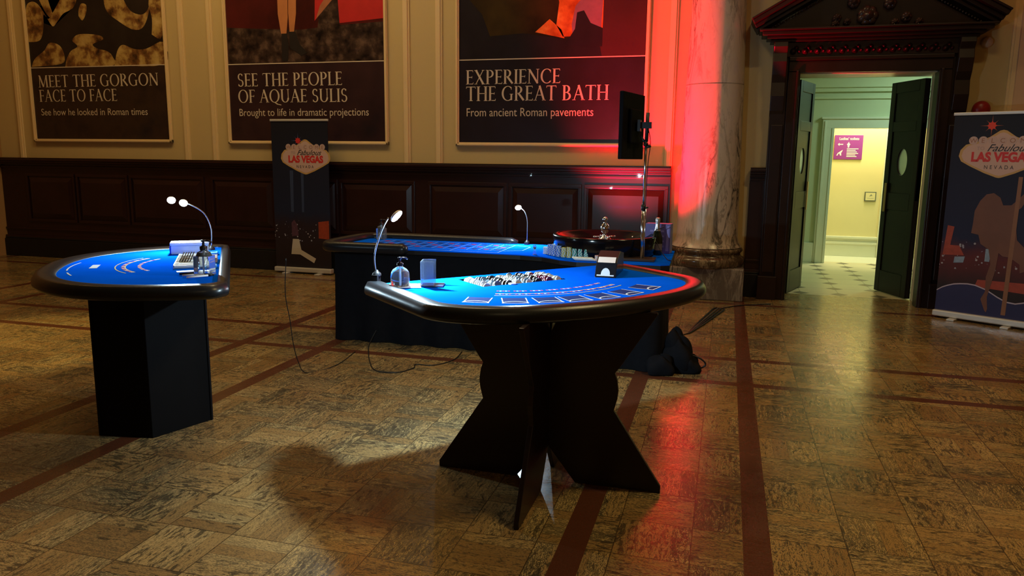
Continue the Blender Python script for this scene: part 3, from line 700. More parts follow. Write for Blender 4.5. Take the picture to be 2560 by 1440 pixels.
def banner_cloth(name, z0, top, mid, seedz):
    m = bpy.data.materials.new(name); m.use_nodes = True; nt = NT(m); b = nt.B = nt.N['Principled BSDF']
    tc = nt.n('ShaderNodeTexCoord').outputs['Object']; sp = nt.n('ShaderNodeSeparateXYZ'); nt.L.new(tc, sp.inputs[0])
    h = nt.m('ADD', sp.outputs[2], nt.m('MULTIPLY', nt.noise(tc, 5, 4), .25))
    c = nt.ramp(nt.m('DIVIDE', h, 2.2), [(.0, (.01, .01, .02)), (.2, (.02, .012, .014)), (.34, mid), (.42, top), (.95, (.008, .009, .018))])
    vo = nt.n('ShaderNodeTexVoronoi'); vo.inputs['Scale'].default_value = 26; nt.L.new(tc, vo.inputs['Vector'])
    bz = nt.m('MULTIPLY', nt.m('GREATER_THAN', sp.outputs[2], z0), nt.m('LESS_THAN', sp.outputs[2], z0+.27))
    spk = nt.m('MULTIPLY', nt.m('MULTIPLY', nt.m('LESS_THAN', vo.outputs['Distance'], .26), nt.m('GREATER_THAN', nt.noise(tc, 7, 3), .5)), bz)
    c = nt.mix(spk, c, nt.mix(nt.noise(tc, 13, 2), (.55, .5, .5), (.05, .12, .3)))
    nt.L.new(c, b.inputs['Base Color']); b.inputs['Roughness'].default_value = .55; b.inputs['Specular IOR Level'].default_value = .3
    return m
# left banner, against the wainscot
t = banner((-5.67, 8.77, 0), -.01, 'navy roll-up banner with casino town sign and white boot shape, against the wainscot', .83, 1.965)
q = MB(); q.box(.01, .82, -.003, .003, .07, 1.955); q.build('printed_cloth', banner_cloth('banner_night_navy', .42, (.010, .016, .045), (.02, .012, .02), 0), t)
M = MW(0, 0, -.0035)
vegas_sign(t, .495, 1.48, .355, M)
star(t, .395, 1.705, .1, M, ('print_red', (.55, .03, .03), .5), ('print_blue_ray', (.05, .09, .25), .5))
q = MB(); q.prism([(.27, .45), (.36, .45), (.39, .31), (.6, .205), (.57, .145), (.37, .25), (.24, .25)], .001, .0015, M); q.build('boot_print', mat('print_offwhite', (.5, .45, .38), .5, var=.1), t)
q = MB()
for (a, b_) in ((.26, .30), (.42, .45)): flat(q, [(a, .8), (b_, .8), (b_+.01, 1.33), (a, 1.33)], M, .001)
q.build('light_beam_print', mat('print_dim_blue', (.03, .05, .12), .5), t)
q = MB(); q.prism([(.65, .68), (.8, .7), (.8, .46), (.65, .47)], .001, .0015, M); q.build('tower_print', mat('print_orange', (.30, .045, .02), .5, var=.5, vs=20), t)
q = MB(); q.prism([(.26, .66), (.3, .7), (.34, .64), (.36, .5), (.26, .48)], .001, .0014, M); q.build('skirt_print', mat('print_plum', (.08, .035, .06), .5, var=.6, vs=25), t)
# right banner, angled
t = banner((2.06, 8.36, 0), math.atan2(-.533, .846), 'large blue roll-up banner with dancer silhouette, angled beside the doorway', .82, 1.985)
q = MB(); q.box(.01, .81, -.003, .003, .07, 1.975); q.build('printed_cloth', banner_cloth('banner_indigo', .5, (.012, .014, .05), (.10, .018, .02), 0), t)
M = MW(0, 0, -.0035)
vegas_sign(t, .435, 1.585, .355, M)
star(t, .335, 1.865, .1, M, ('print_red_orange', (.65, .05, .02), .5), ('print_rust', (.28, .08, .04), .5))
body = [(.268, .949), (.271, 1.072), (.308, 1.169), (.356, 1.232), (.415, 1.246), (.472, 1.206), (.502, 1.136), (.568, 1.14), (.6, 1.175), (.7, 1.3), (.72, 1.27), (.65, 1.12), (.624, 1.101), (.626, .941), (.646, .823), (.707, .761), (.78, .64), (.76, .55), (.70, .52), (.69, .6), (.60, .66), (.548, .66), (.511, .691), (.499, .515), (.475, .372), (.456, .263), (.47, .15), (.462, .115), (.446, .133), (.404, .237), (.435, .313), (.428, .454), (.454, .58), (.424, .717), (.35, .763), (.325, .848), (.261, .86)]
q = MB(); q.prism(body, .0022, .0028, M); q.build('dancer_silhouette', mat('print_bronze', (.14, .055, .03), .5, var=.3, vs=4), t)
q = MB(); q.prism([(.586, .11), (.624, .11), (.634, 1.4), (.60, 1.4)], .0026, .003, M); q.build('pole_print', mat('print_bronze_light', (.22, .10, .05), .5, var=.2), t)
wv = [(.012, .275), (.06, .31), (.103, .331), (.16, .352), (.215, .362), (.28, .368), (.344, .363), (.441, .332), (.539, .275), (.619, .237), (.694, .231), (.76, .25), (.81, .27)]
q = MB(); q.prism([(.012, .075)]+wv+[(.81, .075)], .0012, .0016, M) ; q.build('blue_wave_print', mat('print_indigo', (.016, .014, .075), .5, var=.1), t)
q = MB(); q.quadstrip([(x, y-.006, .002) for x, y in wv], [(x, y+.006, .002) for x, y in wv], M); q.build('wave_outline', mat('print_wave_line', (.42, .36, .48), .5), t)
q = MB(); q.prism([(.03, .63), (.05, .92), (.11, .91), (.09, .73), (.17, .73), (.22, .64)], .001, .0014, M); q.prism([(.34, .35), (.8, .33), (.8, .43), (.36, .42)], .001, .0012, M); q.build('tower_print', mat('print_orange', (.30, .045, .02), .5, var=.5, vs=20), t)
q = MB(); q.prism([(.135, .56), (.14, .62), (.23, .63), (.22, .57)], .0016, .0019, M); q.prism([(.4, .6), (.4, .72), (.45, .72), (.44, .6)], .0016, .0019, M); q.build('lit_window_print', mat('print_pale_blue', (.2, .28, .42), .5, var=.4, vs=30), t)

# ------------------------------------------------------------------ casino card tables
def outline(kind, hl, dep, ins=0., n=56):
    P = []
    if kind == 'straight':
        st = .6; a = hl-ins; d = dep-st-ins
        P += [(-a, 0.), (-a, -st*.35), (-a, -st*.7), (-a, -st*.93)]
        for k in range(1, n):
            th = PI-PI*k/n; c_, s_ = math.cos(th), math.sin(th)
            P.append((a*math.copysign(abs(c_)**.96, c_), -(st+d*abs(s_)**1.)))
        P += [(a, -st*.93), (a, -st*.7), (a, -st*.35), (a, 0.)]
    else:
        a = hl-ins; d = dep-ins
        for k in range(n+1):
            th = PI-PI*k/n; c_, s_ = math.cos(th), math.sin(th)
            P.append((a*math.copysign(abs(c_)**.82, c_), -d*abs(s_)**.82))
    return P
def table_top(t, kind, hl, dep, ZF, rimw=.11, rim_top=.016, cap=.0, well=None, loop=False):
    # board and felt, cut round the tray well if there is one
    for nm, ins, z0, z1, mm in (('board', .6, ZF-.05, ZF-.004, black), ('felt', .85, ZF-.0039, ZF, felt)):
        O = outline(kind, hl, dep, rimw*ins); q = MB()
        if not well: q.prism(O[::-1], z0, z1)
        else:
            a, b, c, d = well; m_ = (a+b)/2; yb = min(y for x, y in O)
            ym = [y for x, y in sorted(O, key=lambda p: abs(p[0]-m_)) if y < -.3][0]
            q.prism([(m_, 0), (O[0][0], 0)]+[p for p in O if p[0] < m_-.01]+[(m_, ym), (m_, d), (a, d), (a, c), (m_, c)], z0, z1)
            q.prism([(m_, ym)]+[p for p in O if p[0] > m_+.01]+[(m_, 0), (m_, c), (b, c), (b, d), (m_, d)], z0, z1)
        q.build(nm, mm, t)
    # padded rim: sweep of rounded section
    path = outline(kind, hl, dep, rimw/2)
    if cap: path = [(path[0][0]+cap*.7, cap*.9), (path[0][0]+cap*.15, cap*.6)]+path+[(path[-1][0]-cap*.15, cap*.6), (path[-1][0]-cap*.7, cap*.9)]
    nb = 0
    if loop:
        a_ = path[-1][0]; rr = rimw*.75; path = [p for p in path if p[1] < -rr-.004]
        path = path+[(a_-rr+rr*math.cos(k*PI/12), -rr+rr*math.sin(k*PI/12)) for k in range(0, 6)]; n0 = len(path)
        path += [((a_-rr)*(1-k/7.), 0.) for k in range(0, 15)]; nb = (n0, len(path))
        path += [(-a_+rr-rr*math.sin(k*PI/12), -rr+rr*math.cos(k*PI/12)) for k in range(1, 7)]
    path = [Vector((x, y, 0)) for x, y in path]; N = len(path); vs = []; fs = []; S = 18
    for i, p in enumerate(path):
        tg = ((path[(i+1) % N]-path[i-1]) if loop else (path[min(i+1, N-1)]-path[max(i-1, 0)])).normalized(); nr = Vector((-tg.y, tg.x, 0))   # inward
        e = min(i, N-1-i); wf_ = .5 if nb and nb[0]-1 <= i <= nb[1] else (.75 if nb and nb[0]-3 <= i <= nb[1]+2 else 1.); f = 1. if loop else (.55, .85, 1.)[min(e, 2)]
        for k in range(S):
            a = 2*PI*k/S; c_, s_ = math.cos(a), math.sin(a)
            x = math.copysign(abs(c_)**.6, c_)*rimw/2*f*wf_; z = math.copysign(abs(s_)**.62, s_)*.036*f
            z += -.010*(-c_) if False else 0
            vs.append(p+nr*x+Vector((0, 0, ZF+rim_top-.038+z-(.012 if c_ < -.5 and s_ > 0 else 0))))
    for i in range(N if loop else N-1):
        for k in range(S):
            k2 = (k+1) % S; i2 = (i+1) % N; fs.append((i*S+k, i*S+k2, i2*S+k2, i2*S+k))
    if not loop: fs.append(tuple(range(S))); fs.append(tuple(range((N-1)*S, N*S))[::-1])
    q = MB(); q.add(vs, fs, None, True); q.build('padded_rim', vinyl, t)
wline = mat('felt_print_white', (.62, .70, .80), .8, spec=.1); yline = mat('felt_print_yellow', (.60, .52, .22), .8, spec=.1); rline = mat('felt_print_red', (.5, .05, .12), .8, spec=.1)
navyp = mat('felt_print_navy', (.01, .03, .16), .85, spec=.1)
def arcpts(r, a0, a1, n=40, cy=0.): return [(r*math.sin(a0+(a1-a0)*k/n), -r*math.cos(a0+(a1-a0)*k/n)+cy) for k in range(n+1)]
def layout(t, ZF, rb, angs, ra, aspan, box=True, cy=0.):
    I = Matrix.Translation((0, 0, ZF+.0008))
    q = MB()
    for r in (ra, ra+.05):
        a = arcpts(r, *aspan, cy=cy); b = arcpts(r+.006, *aspan, cy=cy); q.quadstrip([(x, y, 0) for x, y in a], [(x, y, 0) for x, y in b], I)
    q.build('printed_arcs', yline, t)
    q = MB(); n = 46
    for k in range(n):
        th = aspan[0]+(aspan[1]-aspan[0])*(k+.5)/n
        if k % 6 == 5: continue
        q.cur = 0 if k % 2 else 1
        for rr_, hh in ((ra+.022, .016), (ra-.06, .018)):
            R = I @ Matrix.Translation((rr_*math.sin(th), -rr_*math.cos(th)+cy, 0)) @ Matrix.Rotation(th, 4, 'Z')
            q.add([(-.005, 0, 0), (.005, 0, 0), (.005, hh, 0), (-.005, hh, 0)], [(0, 1, 2, 3)], R)
    q.build('printed_ornament', [wline, rline], t)
    for th in [math.radians(a) for a in angs]:
        R = I @ Matrix.Translation((rb*math.sin(th), -rb*math.cos(th)+cy, 0)) @ Matrix.Rotation(th, 4, 'Z')
        q = MB(); q.cur = 1
        w_, h_ = .052, .1
        q.add([(-w_, -.02, 0), (w_, -.02, 0), (w_, h_, 0), (-w_, h_, 0)], [(0, 1, 2, 3)], R)
        q.cur = 0; lw = .0055
        for (x0, x1, y0, y1) in ((-w_-lw, -w_, -.02, h_), (w_, w_+lw, -.02, h_)):
            q.add([(x0, y0, .0004), (x1, y0, .0004), (x1, y1, .0004), (x0, y1, .0004)], [(0, 1, 2, 3)], R)
        a = [(w_*math.cos(k*PI/12), -.025+.034*math.sin(k*PI/12), .0006) for k in range(13)]; b = [((w_+.008)*math.cos(k*PI/12), -.025+.043*math.sin(k*PI/12), .0006) for k in range(13)]
        q.quadstrip(a, b, R)
        q.add([(-w_-.008, -.025, .0006), (w_+.008, -.025, .0006), (w_+.008, -.031, .0006), (-w_-.008, -.031, .0006)], [(0, 1, 2, 3)], R)
        q.build('betting_box_print', [wline, navyp], t)

ZF = .9
BJ = thing('blackjack_table', 'blue-felt card table with black padded rim on hourglass legs, nearest the camera', 'table', (-1.153, 3.985, 0), math.atan2(.743, .669))
table_top(BJ, 'straight', .812, 1.03, ZF, cap=.06, well=(-.325, .185, -.07, -.33))
layout(BJ, ZF, .85, [-40, -28.5, -18, -8.5, 2, 13.5, 27], .64, (-.62, .46))
# crossed hourglass panels (world aligned)
Minv = (Matrix.Translation(BJ.location) @ Matrix.Rotation(BJ.rotation_euler.z, 4, 'Z')).inverted()
def hourglass(w0=.545, wt=.50):
    right = [(w0, .0), (w0-.0, .03), (.335, .35), (.318, .375), (.332, .43), (.336, .47), (.330, .52), (.318, .555), (.34, .585), (wt, .84), (wt, .85)]
    left = [(-x, z) for x, z in right[::-1]]
    return right, left
for nm, rot, cx, cy in (('leg_panel', 0, -.766, 3.405), ('leg_panel', PI/2, -.766, 3.405)):
    right, left = hourglass(); 
    poly = right+[(.07, .85), (0, .70), (-.07, .85)]+left+[(-.145, 0), (0, .185), (.145, 0)]
    # split in two halves so that every polygon is simple for filling
    halfR = right+[(.07, .85), (0, .70), (0, .185), (.145, 0)]
    halfL = [(-x, z) for x, z in halfR][::-1]
    Mx = Minv @ Matrix.Translation((cx, cy, 0)) @ Matrix.Rotation(rot, 4, 'Z') @ Matrix(((1, 0, 0, 0), (0, 0, 1, 0), (0, 1, 0, 0), (0, 0, 0, 1)))
    q = MB(); q.prism(halfR, -.011, .011, Mx); q.prism(halfL, -.011, .011, Mx); q.build(nm, legm, BJ, .002)

LT = thing('card_table', 'blue-felt card table on a plain black boxed pedestal, at the left', 'table', (-2.82, 3.83, 0), math.atan2(-.815, .58))
table_top(LT, 'oval', .925, .955, ZF, rimw=.12, loop=True)
layout(LT, ZF, .80, [], .52, (-.62, .55))
I = Matrix.Translation((0, 0, ZF+.001))
q = MB()
for (a0, a1, r) in ((-.25, .15, .80), (.25, .4, .80)): q.quadstrip([(x, y, 0) for x, y in arcpts(r, a0, a1, 14)], [(x, y, 0) for x, y in arcpts(r+.008, a0, a1, 14)], I)
q.add([(-.08, -.66, 0), (.06, -.66, 0), (.06, -.7, 0), (-.08, -.7, 0)], [(0, 1, 2, 3)], I)
q.build('printed_ring', wline, LT)
Minv2 = (Matrix.Translation(LT.location) @ Matrix.Rotation(LT.rotation_euler.z, 4, 'Z')).inverted()
corn = [(-3.245, 3.24), (-2.93, 3.285), (-2.815, 3.645), (-3.13, 3.60)]
for i in range(4):
    a, b = Vector((*corn[i], 0)), Vector((*corn[(i+1) % 4], 0)); dr = (b-a).normalized(); nr = Vector((dr.y, -dr.x, 0))
    a2, b2 = a-nr*.018, b-nr*.018
    q = MB(); q.prism([(a.x, a.y), (b.x, b.y), (b2.x, b2.y), (a2.x, a2.y)], 0, .85, Minv2); q.build('pedestal_panel', mat('black_board', (.004, .004, .005), .7, var=.2, spec=.15), LT, .002)

# ------------------------------------------------------------------ roulette table
ZR = .79
RT = thing('roulette_table', 'long blue-felt roulette table with a black skirt, behind the card table', 'table', (-1.72, 5.8, 0))
MR = Matrix.Translation((1.72, -5.8, 0))
topo = [(-3.12, 5.60), (-2.42, 5.62), (-1.50, 5.62), (-1.32, 5.58), (-1.16, 5.46), (-1.02, 5.40), (-.42, 5.42), (-.36, 5.46), (-.38, 6.30), (-.42, 6.34), (-1.5, 6.36), (-3.0, 6.36), (-3.08, 6.30)]
q = MB(); q.prism(topo, ZR-.04, ZR-.004, MR); q.build('board', black, RT, .004)
q = MB(); q.prism(topo, ZR-.006, ZR, MR); q.build('felt', felt, RT)
q = MB()
prev = spline([(-1.72, 6.36, ZR+.005), (-2.4, 6.37, ZR+.005), (-2.95, 6.37, ZR+.005), (-3.12, 6.28, ZR+.005), (-3.16, 6.0, ZR+.005), (-3.16, 5.68, ZR+.005), (-3.08, 5.58, ZR+.005), (-2.8, 5.57, ZR+.005), (-2.42, 5.58, ZR+.005)], 8)
q.tube(prev, [.025]+[.045]*(len(prev)-2)+[.025], 14, MR); q.build('padded_rim', vinyl, RT)
q = MB(); vs = []
sk = [(-3.10, 5.66), (-2.42, 5.66), (-1.50, 5.66), (-1.3, 5.62), (-1.14, 5.50), (-1.0, 5.45), (-.46, 5.46), (-.40, 5.5), (-.42, 6.26), (-1.5, 6.32), (-3.0, 6.32), (-3.07, 6.26)]
den = []
for i in range(len(sk)):
    a, b = sk[i], sk[(i+1) % len(sk)]; L = math.hypot(b[0]-a[0], b[1]-a[1]); n = max(1, int(L/.04))
    for k in range(n): den.append((a[0]+(b[0]-a[0])*k/n, a[1]+(b[1]-a[1])*k/n))
rows = []
for j, z in enumerate((ZR-.03, .55, .3, .1, .004)):
    row = []
    for i, (x, y) in enumerate(den):
        a, b = den[i-1], den[(i+1) % len(den)]; tx, ty = b[0]-a[0], b[1]-a[1]; L = math.hypot(tx, ty); nx, ny = ty/L, -tx/L
        wv_ = (.006+.004*j)*math.sin(i*.9+.4*math.sin(i*.23))+.008*j*.5
        row.append((x+nx*wv_, y+ny*wv_, z))
    rows.append(row+[row[0]])
for a, b in zip(rows[:-1], rows[1:]): q.quadstrip(a, b, MR, True)
q.build('skirt', blackcloth, RT)
# printed number grid
q = MB(); zz = ZR+.0012
def ln(x0, y0, x1, y1, w_=.006):
    dx, dy = x1-x0, y1-y0; L = math.hypot(dx, dy); nx, ny = -dy/L*w_/2, dx/L*w_/2
    q.add([(x0-nx, y0-ny, zz), (x1-nx, y1-ny, zz), (x1+nx, y1+ny, zz), (x0+nx, y0+ny, zz)], [(0, 1, 2, 3)], MR)
for k in range(13): ln(-2.9+k*.1, 5.80, -2.9+k*.1, 6.22, .005)
for y in (5.80, 5.94, 6.08, 6.22): ln(-2.9, y, -1.7, y, .004)
for k in range(4): ln(-2.9+k*.4, 5.68, -2.9+k*.4, 5.80)
ln(-2.9, 5.68, -1.7, 5.68); ln(-1.7, 5.80, -1.55, 5.88); ln(-1.55, 5.88, -1.55, 6.14); ln(-1.55, 6.14, -1.7, 6.22)
q.build('printed_grid', mat('felt_grid_blue', (.25, .45, .8), .8, spec=.1), RT)
q = MB(); q.cur = 0
for k in range(12):
    for j in range(3):
        q.cur = (k+j) % 2
        x, y = -2.85+k*.1, 5.87+j*.14; q.add([(x-.022, y-.03, zz), (x+.022, y-.03, zz), (x+.022, y+.03, zz), (x-.022, y+.03, zz)], [(0, 1, 2, 3)], MR)
q.build('printed_numbers', [mat('felt_dim_red', (.25, .04, .16), .8, spec=.1), navyp], RT)
# wheel
t = thing('roulette_wheel', 'black roulette wheel with a silver turret on the roulette table', 'roulette wheel', (-.90, 5.93, ZR))
q = MB(); q.lathe([(.36, .001), (.385, .01), (.395, .05), (.40, .10), (.405, .14), (.40, .152), (.385, .155), (.372, .145), (.33, .112), (.28, .085), (.275, .08), (0, .08)], 64); q.build('bowl', mat('black_gloss_bowl', (.004, .004, .006), .14, var=.2, spec=.4), t)
q = MB(); q.lathe([(.275, .088), (.25, .083), (.19, .085), (.12, .105), (.05, .115), (0, .115)], 64); q.build('rotor', mat('rotor_wood', (.09, .05, .04), .35, var=.3, vs=14), t)
q = MB()
for k in range(37):
    a = 2*PI*k/37; q.cur = k % 2
    q.add([(.19*math.cos(a), .19*math.sin(a), .0885), (.26*math.cos(a), .26*math.sin(a), .087), (.26*math.cos(a+.15), .26*math.sin(a+.15), .087), (.19*math.cos(a+.15), .19*math.sin(a+.15), .0885)], [(0, 1, 2, 3)])
q.build('pocket_ring', [mat('pocket_red', (.25, .02, .02), .3), black], t)
q = MB(); q.lathe([(.05, .115), (.045, .125), (.02, .14), (.013, .155), (.03, .175), (.036, .2), (.03, .225), (.014, .24), (.012, .25), (.021, .262), (.021, .275), (.01, .288), (0, .292)], 28); q.build('turret', chrome, t)
for k in range(4):
    q = MB(); a = k*PI/2+.5; R = Matrix.Translation((.062*math.cos(a), .062*math.sin(a), .135)) @ Matrix.Rotation(a, 4, 'Z')
    q.tube([(-.03, 0, 0), (.02, 0, 0)], .006, 8, R); q.lathe([(0, -.008), (.011, 0), (0, .008)], 10, R @ Matrix.Translation((.024, 0, 0))); q.build('turret_arm', chrome, t)
for k in range(8):
    q = MB(); a = k*PI/4+.2; q.lathe([(0, -.012), (.008, 0), (0, .012)], 6, Matrix.Translation((.335*math.cos(a), .335*math.sin(a), .112)) @ Matrix.Rotation(a+(k % 2)*PI/2, 4, 'Z') @ Matrix.Rotation(PI/2, 4, 'Y')); q.build('ball_stop', chrome, t)

# ------------------------------------------------------------------ gooseneck lamps
def lamp(label, base, pts, head, aim, power, hr=(.035, .035), clip=.02, double=False, rz=0., fill=1.):
    t = thing('gooseneck_lamp', label, 'lamp', base, 0, 'clip-on led table lamps')
    B = Vector(base)
    q = MB(); q.lathe([(.022, 0), (.022, .012), (.012, .02), (.006, .03)], 16); q.box(-.016, .016, -.03, .012, -.03, .006); q.build('clamp', black, t)
    path = spline([Vector(p)-B for p in pts], 8)
    q = MB(); q.tube(path, .0042, 8); q.build('neck', steel, t)
    h = Vector(head)-B; zax = -(Vector(aim)-Vector(head)).normalized()
    Rm = Matrix.Translation(h) @ zax.to_track_quat('Z', 'Y').to_matrix().to_4x4()
    heads = [(0, 0)] if not double else [(-.038, 0), (.038, 0)]
    if double:
        xa = (Vector(pts[-1])-Vector(head)).normalized()
    for (ox, oy) in heads:
        Rh = Rm
        if double: Rh = Matrix.Translation(xa*ox) @ Rm
        q = MB(); q.lathe([(.0, .012), (hr[0]*.8, .010), (hr[0], .003), (hr[0], -.004), (hr[0]*.93, -.004)], 24, Rh @ Matrix.Diagonal((1, hr[1]/hr[0], 1, 1))); q.build('lamp_head', white, t)
        q = MB(); q.lathe([(0, -.0055), (hr[0]*.95, -.0055), (hr[0]*.95, -.003), (0, -.003)], 24, Rh @ Matrix.Diagonal((1, hr[1]/hr[0], 1, 1))); q.build('led_disc', lampglow, t)
    hp = Vector(head); dirn = (Vector(aim)-hp).normalized()
    light('gooseneck_lamp_light', 'SPOT', hp+dirn*.018, power, (.62, .86, 1), aim, .02, spot=2.75, blend=.8, spec=.5)
    light('gooseneck_lamp_light', 'POINT', hp+dirn*.03, power*.2*fill, (.62, .86, 1), None, .02, spec=.3)
    return t
lamp('bright oval gooseneck lamp on the nearest card table', (-1.685, 3.50, .93), [(-1.685, 3.50, .93), (-1.69, 3.49, 1.03), (-1.655, 3.495, 1.15), (-1.62, 3.51, 1.225)], (-1.59, 3.54, 1.232), (-1.15, 3.5, .88), 80, (.036, .036), fill=3.4)
lamp('twin-headed gooseneck lamp arching over the left card table', (-3.275, 4.32, .90), [(-3.275, 4.32, .92), (-3.27, 4.32, 1.04), (-3.30, 4.30, 1.14), (-3.37, 4.27, 1.195), (-3.42, 4.26, 1.21)], (-3.455, 4.24, 1.22), (-3.15, 3.75, .9), 48, (.026, .026), double=True)
lamp('small gooseneck lamp standing by the chips on the roulette table', (-1.63, 6.33, .80), [(-1.63, 6.33, .81), (-1.628, 6.33, .9), (-1.63, 6.33, 1.0), (-1.65, 6.32, 1.07), (-1.68, 6.31, 1.10)], (-1.70, 6.29, 1.108), (-1.55, 5.95, .79), 28, (.028, .028), fill=2.5)

# ------------------------------------------------------------------ chips
def chipmat(nm, c): return mat(nm, c, .4, var=.05)
edge = mat('chip_edge_insert', (.75, .8, .8), .4)
def make_chip(label, loc, col, group, r=.0195, h=.0058, name='casino_chip', em=None):
    q = MB(); n = 24; q.prism([(r*math.cos(2*PI*k/n), r*math.sin(2*PI*k/n)) for k in range(n)], 0, h)
    q.mi = [1 if (i >= 2 and ((i-2)//2) % 2 == 0) else 0 for i in range(len(q.f))]
    o = q.build(name, [col, em or edge]); o.location = loc
    return tag(o, label, 'chip', group)
def chip_copy(src, loc, rot, label=None, group=None):
    c = src.copy(); C.objects.link(c); c.location = loc; c.rotation_euler = rot
    if label: c['label'] = label
    if group: c['group'] = group
    return c
# rack of chips lying on edge in the nearest table's tray
RB = Matrix.Translation(BJ.location) @ Matrix.Rotation(BJ.rotation_euler.z, 4, 'Z')
tr = tag(bpy.data.objects.new('chip_tray', None), 'black chip tray set into the nearest card table', 'tray'); C.objects.link(tr)
tr.location = RB @ Vector((-.07, -.2, ZF)); tr.rotation_euler = (0, 0, BJ.rotation_euler.z)
q = MB()
q.box(-.253, .253, -.128, .128, -.040, -.036)
for x in [-.25+.5*k/8 for k in range(9)]: q.box(x-.002, x+.002, -.128, .128, -.036, -.006)
q.box(-.253, .253, -.1285, -.126, -.036, -.001); q.box(-.253, .253, .126, .1285, -.036, -.001)
q.build('tray_body', black, tr)
ccols = [chipmat('chip_grey_blue', (.10, .16, .24)), chipmat('chip_black', (.02, .02, .025)), chipmat('chip_white', (.7, .75, .75)), chipmat('chip_maroon', (.2, .03, .08))]
wedge = mat('chip_white_edge', (.75, .82, .85), .35); protos = []
for i, cm in enumerate(ccols):
    nmm = ('grey-blue', 'black', 'white', 'maroon')[i]
    lab = '%s casino chip standing on edge in the tray of the nearest card table' % nmm
    protos.append([make_chip(lab, (0, 0, -1), cm, '%s chips in the nearest table tray' % nmm, em=wedge), False])
order = [2, 0, 1, 2, 0, 1, 3, 2]
for col_ in range(8):
    nch = 12; u = -.07-.25+.0625*(col_+.5)
    for k in range(nch):
        v = -.2-.11+.22*(k+.5)/nch*.97+random.uniform(-.002, .002)
        pi_ = order[col_] if random.random() < .6 else 2
        p = RB @ Vector((u+random.uniform(-.003, .003), v, ZF-.0095+random.uniform(0, .009)))
        rot = (PI/2+random.uniform(-.5, .2), random.uniform(-.3, .3), BJ.rotation_euler.z+random.uniform(-.12, .12))
        pr = protos[pi_]
        if not pr[1]: pr[0].location = p; pr[0].rotation_euler = rot; pr[1] = True
        else: chip_copy(pr[0], p, rot)
c = chip_copy(protos[2][0], RB @ Vector((-.16, -.335, ZF+.0005)), (0, 0, 0), 'single white chip lying flat in front of the chip tray', None)
if 'group' in c: del c['group']
# stacks on the roulette table
scol = {'blue': (.08, .22, .75), 'white': (.8, .86, .86), 'yellow': (.72, .62, .10), 'green': (.03, .40, .30), 'pink': (.75, .45, .48)}
stk = [(-1.33, 5.76, 'white', 9), (-1.285, 5.715, 'blue', 13), (-1.245, 5.67, 'blue', 13), (-1.20, 5.635, 'blue', 13), (-1.155, 5.612, 'yellow', 12), (-1.11, 5.595, 'yellow', 13), (-1.065, 5.575, 'green', 12), (-1.02, 5.565, 'green', 12), (-.975, 5.56, 'green', 12),
       (-1.27, 5.80, 'white', 12), (-1.225, 5.765, 'white', 13), (-.88, 5.485, 'pink', 7), (-.84, 5.49, 'white', 8), (-.80, 5.47, 'white', 11), (-.76, 5.49, 'white', 12)]
sp = {}
place = {'blue': 'in the stacks left of the wheel', 'yellow': 'in the short row beside the green stacks', 'green': 'in the stacks touching the front of the wheel', 'white': 'in the white stacks round the wheel', 'pink': 'in the short pink stack before the wheel'}
for (x, y, cn, n) in stk:
    for k in range(int(n*.96)):
        p = (x+random.uniform(-.0012, .0012), y+random.uniform(-.0012, .0012), ZR+.0006+k*.0066); rot = (0, 0, random.uniform(0, 6))
        if cn not in sp:
            sp[cn] = make_chip('%s chip %s on the roulette table' % (cn, place[cn]), p, chipmat('stack_chip_'+cn, scol[cn]), '%s chips stacked on the roulette table' % cn, .0205, .0062); sp[cn].rotation_euler = rot
        else: chip_copy(sp[cn], p, rot)
lab = 'white chip in the toppled row lying before the wheel'
for k in range(16):
    chip_copy(sp['white'], (-1.045+.0092*k, 5.455, ZR+.0115), (PI*.5-.95, 0, PI/2), lab, 'toppled white chips on the roulette table')

# ------------------------------------------------------------------ bottles and small items
liquid = mat('clear_gel', (.6, .85, 1), .05, trans=.9, ior=1.33)
def pump_bottle(label, loc, rz=0., square=False, s=1.):
    t = thing('pump_bottle', label, 'bottle', loc, rz, 'clear hand gel pump bottles'); t.scale = (s, s, s)
    q = MB()
    if square:
        q.prism(rounded(-.036, .036, -.036, .036, .01), .002, .085); q.lathe([(.034, .085), (.028, .1), (.014, .108), (.014, .116)], 20)
    else:
        q.lathe([(.042, 0), (.046, .004), (.046, .05), (.043, .068), (.034, .082), (.018, .092), (.013, .096), (.013, .102)], 36)
    q.build('bottle_body', glass, t)
    z = .116 if square else .102
    q = MB(); q.lathe([(.002, .006), (.004, .008), (.004, z-.002)], 8); q.build('dip_tube', mat('pale_tube', (.6, .75, .9), .4), t)
    q = MB(); q.lathe([(.016, z-.004), (.016, z+.01), (.006, z+.014), (.005, z+.03), (.011, z+.032), (.011, z+.038), (0, z+.04)], 18); q.build('pump_collar', mat('black_pump', (.02, .02, .025), .15), t)
    q = MB(); q.tube([(0, 0, z+.035), (.03, 0, z+.034), (.038, 0, z+.028)], .0042, 8); q.build('pump_nozzle', mat('black_pump', (.02, .02, .025), .15), t)
    return t
q = MB(); q.box(-.07, .09, -.06, .06, 0, .003); o = q.build('paper_slip', mat('white_paper', (.7, .75, .78), .6)); o.location = (-1.50, 3.405, ZF+.0006); o.rotation_euler = (0, 0, .35)
tag(o, 'white paper slip under the pump bottle on the nearest card table', 'paper')
pump_bottle('round clear pump bottle on a paper slip on the nearest card table', (-1.51, 3.395, ZF+.0042), .6)
pump_bottle('square clear pump bottle among the trays on the left card table', (-2.615, 3.385, ZF+.001), .2, True, 1.2)
pump_bottle('distant clear pump bottle at the far left end of the roulette table', (-2.96, 6.26, ZR+.001), .2, True, 1.15)
